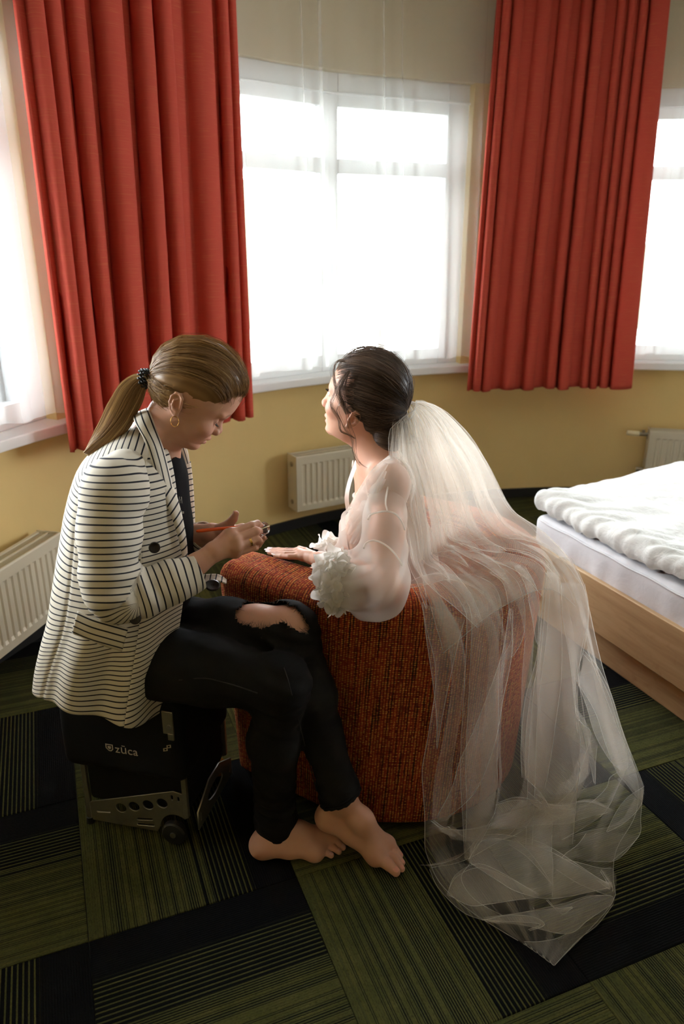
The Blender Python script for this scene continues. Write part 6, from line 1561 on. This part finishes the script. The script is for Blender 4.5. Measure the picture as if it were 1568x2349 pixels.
FOLDS = [  # (one edge, other edge, clearance) in the photo's enlarged pixels of the lower fall
 ([(60, 130), (75, 260), (98, 420), (112, 560), (111, 655)], [(212, 190), (190, 270), (160, 400), (132, 540), (113, 658)], .010),
 ([(100, 40), (165, 90), (205, 140), (220, 200), (213, 400), (200, 620), (197, 760), (205, 900), (212, 1050)], [(250, 30), (320, 70), (348, 160), (345, 260), (336, 400), (334, 560), (330, 700), (322, 880), (232, 1058)], .016),
 ([(372, 150), (350, 300), (300, 450), (240, 600), (195, 700), (165, 800), (110, 905)], [(386, 160), (380, 330), (352, 470), (320, 640), (262, 790), (205, 860), (152, 900)], .022),
 ([(300, 20), (350, 60), (372, 150), (380, 260), (345, 330)], [(360, 10), (410, 70), (430, 170), (420, 260), (385, 325)], .014),
 ([(390, 0), (428, 60), (450, 160), (470, 275)], [(430, 0), (468, 70), (482, 150), (474, 280)], .018),
 ([(515, -20), (492, 130), (482, 280), (455, 500), (442, 700), (436, 900), (431, 1030)], [(600, -30), (650, 90), (656, 190), (630, 320), (618, 500), (628, 660), (600, 1000)], .018),
 ([(505, 20), (488, 180), (470, 330), (430, 480), (415, 640), (418, 760)], [(545, 40), (560, 200), (560, 400), (540, 560), (520, 700), (500, 800)], .026),
 ([(560, 60), (565, 180), (590, 330), (606, 480), (618, 600)], [(645, 60), (658, 190), (640, 300), (615, 400), (612, 560)], .030),
 ([(612, 400), (650, 500), (680, 600), (730, 690), (772, 735)], [(652, 295), (700, 420), (750, 550), (790, 650), (804, 722)], .016),
 ([(640, 300), (690, 360), (740, 460), (780, 590), (830, 720), (858, 792)], [(620, 420), (680, 520), (720, 640), (760, 740), (800, 790), (846, 850)], .008),
 ([(612, 540), (640, 570), (666, 602), (640, 700), (600, 800), (520, 880)], [(618, 700), (625, 720), (628, 740), (600, 840), (560, 900), (480, 935)], .030),
 ([(690, 640), (684, 700), (682, 785)], [(610, 500), (640, 600), (678, 780)], .018),
 ([(858, 792), (800, 830), (760, 880), (722, 955)], [(850, 800), (846, 860), (790, 920), (724, 957)], .030),
 ([(800, 722), (770, 780), (720, 880), (640, 940), (560, 985)], [(772, 735), (735, 760), (720, 800), (650, 860), (540, 900)], .040),
 ([(855, 800), (846, 900), (838, 972), (745, 1058)], [(790, 920), (720, 940), (640, 955), (560, 985)], .014),
 ([(838, 972), (790, 1030), (745, 1060), (650, 1060)], [(650, 960), (620, 1000), (580, 1030), (560, 1050)], .020),
 # the heap on the carpet
 ([(52, 1080), (120, 1070), (200, 1040), (280, 950), (325, 882)], [(90, 1085), (200, 1062), (300, 1010), (380, 960), (420, 900)], .020),
 ([(90, 915), (140, 945), (230, 945), (330, 915), (420, 840)], [(150, 935), (220, 975), (330, 985), (420, 950), (470, 880)], .030),
 ([(330, 850), (400, 830), (480, 845), (560, 860), (650, 845), (745, 878)], [(290, 945), (380, 945), (480, 930), (580, 925), (650, 905), (730, 885)], .040),
 ([(225, 1060), (280, 970), (400, 972), (500, 1000), (600, 1060), (735, 1150)], [(228, 1064), (330, 1130), (400, 1170), (500, 1195), (600, 1185), (735, 1155)], .055),
 ([(370, 1000), (430, 1040), (480, 1090), (530, 1150)], [(530, 900), (525, 1000), (530, 1080), (528, 1190)], .045),
 ([(150, 1178), (180, 1110), (260, 1070), (360, 1110), (480, 1185)], [(155, 1182), (230, 1220), (300, 1215), (400, 1200), (480, 1190)], .040),
 ([(85, 1090), (120, 1160), (200, 1240), (270, 1270), (340, 1285)], [(230, 1070), (200, 1120), (230, 1180), (280, 1220), (360, 1262)], .012),
 ([(270, 1270), (360, 1278), (450, 1282), (485, 1290), (440, 1308)], [(275, 1274), (370, 1255), (460, 1262), (500, 1290), (445, 1312)], .045),
 ([(280, 1270), (420, 1245), (560, 1215), (660, 1185), (740, 1185)], [(290, 1275), (420, 1290), (580, 1322), (660, 1270), (742, 1215)], .030),
 ([(742, 1085), (700, 1085), (640, 1070), (560, 1050)], [(748, 1190), (690, 1170), (620, 1140), (540, 1090)], .020),
 ([(700, 1095), (735, 1160), (690, 1130)], [(702, 1090), (742, 1150), (745, 1170)], .050),
 ([(748, 1215), (690, 1290), (620, 1345), (535, 1437)], [(580, 1322), (540, 1340), (480, 1350), (425, 1350)], .010),
 ([(505, 1200), (540, 1230), (600, 1225)], [(510, 1198), (560, 1250), (602, 1228)], .060),
 ([(470, 820), (500, 840), (520, 870)], [(430, 760), (490, 820), (522, 874)], .040),
 ([(440, 810), (500, 860), (560, 870), (620, 880)], [(450, 850), (500, 880), (560, 905), (622, 884)], .050)]
for i_, (A_, B_, dl) in enumerate(FOLDS):
    a_, b_ = lay(pxs(A_), dl), lay(pxs(B_), dl); strip(a_, b_, bulge=.6*dl)
    if i_ in (1, 5, 6, 9, 17, 18, 19, 20, 21, 24):      # the broad folds are doubled
        c_, d_ = spline(a_, 30), spline(b_, 30); strip(c_*.86+d_*.14+_U*.004, d_*.90+c_*.10-_F*.010, bulge=.4*dl, edges=(1, 0))
# gores spreading from the comb over the back and the chair rim
rgv = np.random.default_rng(5)
for k_ in range(15):
    ua = (k_+.5)/15+rgv.uniform(-.03, .03); wd_ = rgv.uniform(.05, .13); ve = rgv.uniform(.26, .46); sh_ = rgv.uniform(-.10, .10); n_ = 14
    vs_ = np.linspace(.004, ve, n_); q_ = np.linspace(0, 1, n_); wv = wd_*np.sin(np.clip(q_*.92+.06, 0, 1)*PI)**.7
    cu_ = ua+sh_*q_*q_+.02*np.sin(q_*4+k_); lf = rgv.uniform(.008, .030)*sm(0, .15, q_)
    NA = samp(NG, vs_, np.clip(cu_, 0, 1)); A_ = samp(SG, vs_, np.clip(cu_-wv, 0, 1))+NA*lf[:, None]; B_ = samp(SG, vs_, np.clip(cu_+wv, 0, 1))+NA*(lf*rgv.uniform(.5, 1.3))[:, None]
    strip(A_, B_, 50, 8, .014)
# wisps lying over the rim
for A_, B_ in (([(925, 1345), (960, 1325), (1010, 1318), (1070, 1335), (1110, 1360)], [(935, 1350), (980, 1340), (1030, 1330), (1080, 1345), (1108, 1364)]), ([(1065, 1268), (1110, 1262), (1170, 1270), (1230, 1290), (1262, 1330)], [(1060, 1275), (1110, 1285), (1165, 1300), (1210, 1330), (1245, 1370)]), ([(1085, 1240), (1150, 1228), (1210, 1232), (1265, 1258), (1300, 1300)], [(1090, 1250), (1150, 1250), (1210, 1262), (1255, 1290), (1285, 1330)])):
    strip(lay(A_, .022), lay(B_, .022), bulge=.012)
fo_ = FV.build('veil_folds', M['fold'], vo, smooth=True); fo_.data.transform(Matrix.Translation(-BR.location)); fo_['kind'] = 'stuff'
fe_ = FE.build('fold_edges', M['edge'], vo, smooth=True); fe_.data.transform(Matrix.Translation(-BR.location)); fe_['kind'] = 'stuff'
# comb and gathered heading
m = MB(); m.tube(spline(np.array([at(922, 944, 1.885), at(930, 932, 1.90), at(942, 924, 1.92), at(952, 926, 1.945)]), 16), .0045, 8)
o = m.build('veil_comb', M['robe2'], BR, smooth=True); o.data.transform(Matrix.Translation(-BR.location))
# ================================================================== things held in the hands
M['orange'] = plain('orange_lacquer', (.72, .10, .012), .25)
M['ferrule'] = plain('brush_ferrule', (.6, .58, .55), .25, 1.0)
M['bristle'] = plain('brush_bristle', (.05, .03, .02), .8)
b0, b1 = at(449.5, 1218.5, 1.605), at(598, 1203, 1.640); ax_ = unit(b1-b0)
br = empty('makeup_brush', b0); tag(br, 'slim orange make-up brush held between the fingers', 'brush')
m = MB(); K_ = np.linspace(0, 1, 24); prof = np.interp(K_, [0, .04, .12, .5, .85, 1], [.0022, .0036, .0042, .0040, .0030, .0026])
m.tube([ax_*.105*k_ for k_ in K_], prof, 14); m.build('handle', M['orange'], br, smooth=True)
m = MB(); m.tube([ax_*(.105+.018*k_) for k_ in np.linspace(0, 1, 6)], .0028, 12); m.build('ferrule', M['ferrule'], br, smooth=True)
m = MB(); m.tube([ax_*(.123+.014*k_) for k_ in np.linspace(0, 1, 8)], np.interp(np.linspace(0, 1, 8), [0, .5, 1], [.0028, .0032, .0006]), 10); m.build('bristles', M['bristle'], br, smooth=True)
pc = at(603, 1213, 1.672); pot = empty('glass_pot', pc); tag(pot, 'small round clear glass pot with dark cream held in the fingers', 'pot')
nn_ = unit(np.array([.62, -.55, .56])); Mx = Vector(nn_).to_track_quat('Z', 'Y').to_matrix().to_4x4()
m = MB(); m.lathe([(0, -.008), (.0135, -.008), (.0155, -.005), (.0155, .007), (.0147, .0085), (.0135, .007), (.0130, -.002), (0, -.003)], 36, Mx)
def mat_pot():
    n = NT('pot_glass'); return n.done(n.bsdf((.95, .96, .96), .04, 0, None, Transmission_Weight=.92, IOR=1.45))
M['pot'] = mat_pot(); m.build('jar', M['pot'], pot, smooth=True)
m = MB(); m.lathe([(0, -.0018), (.0118, -.0018), (.0122, .001), (.006, .0026), (0, .002)], 28, Mx); m.build('cream', plain('dark_cream', (.05, .025, .018), .35), pot, smooth=True)
m = MB(); m.tube([Mx @ Vector((-.0150, 0, .0082)), Mx @ Vector((0, 0, .0086)), Mx @ Vector((.0150, 0, .0082))], .0016, 8); m.build('divider', M['ivory'], pot, smooth=True)
# ================================================================== outside, seen faintly through the voile
M['leaf'] = plain('far_foliage', (.10, .13, .07), .9, nscale=.6, namt=.4)
M['bark'] = plain('far_bark', (.09, .07, .05), .9)
M['lawn'] = plain('far_ground', (.55, .56, .54), .95, nscale=.05, namt=.2)
M['render'] = plain('far_plaster', (.50, .49, .46), .9, nscale=.3)
M['rooft'] = plain('far_roof', (.20, .17, .15), .9)
m = MB(); m.box(-160, 160, 4.9, 300, -6.4, -6.0)
tag(m.build('ground', M['lawn']), 'pale paved ground far below the windows', None, kind='structure')
def blob(c, r, seed):
    bm = bmesh.new(); bmesh.ops.create_icosphere(bm, subdivisions=3, radius=1)
    P = np.array([v.co[:] for v in bm.verts]); d = 1+.22*vnoise(P, 2.4, seed)+.12*vnoise(P, 6, seed+1)
    P = P*d[:, None]*np.array(r)+np.array(c); f = [[v.index for v in q.verts] for q in bm.faces]; bm.free(); return P, f
for k, (x, y, h, w) in enumerate([(-16, 46, 10.6, 4.5), (-7, 50, 11.4, 5.0), (2.5, 48, 10.3, 4.6), (11, 52, 11.6, 5.2), (21, 47, 9.6, 4.4), (44, 62, 13.5, 6.0)]):
    t = empty('tree', (x, y, -6)); mm = MB()
    for q in range(4): mm.add(*blob((rng.uniform(-.35, .35)*w, rng.uniform(-.3, .3)*w, h*.62+rng.uniform(-.12, .14)*h), (w*.62, w*.55, h*.30), k*7+q))
    mm.build('crown', M['leaf'], t, smooth=True)
    tr = MB(); tr.cyl((0, 0, 0), (0, 0, h*.5), .3, .18, 10); tr.build('trunk', M['bark'], t)
    tag(t, 'leafy tree seen dimly through the voile outside the window', 'tree', 'trees outside the windows')
b = empty('building', (27, 38, -6))
mm = MB(); mm.box(-6, 6, -4, 4, 0, 7.2); mm.build('wall', M['render'], b)
mm = MB(); mm.add([(-6.4, -4.4, 7.2), (6.4, -4.4, 7.2), (6.4, 4.4, 7.2), (-6.4, 4.4, 7.2), (-6.4, 0, 9.6), (6.4, 0, 9.6)], [(0, 1, 5, 4), (2, 3, 4, 5), (1, 2, 5), (3, 0, 4), (0, 3, 2, 1)]); mm.build('roof', M['rooft'], b)
for ix in range(4):
    for iz in range(2):
        mm = MB(); mm.box(-4.9+ix*2.8, -3.5+ix*2.8, -4.06, -3.98, 1.2+iz*3.1, 2.9+iz*3.1); mm.build('window', M['rooft'], b)
tag(b, 'pale plastered house seen dimly through the voile by the bed', 'building')
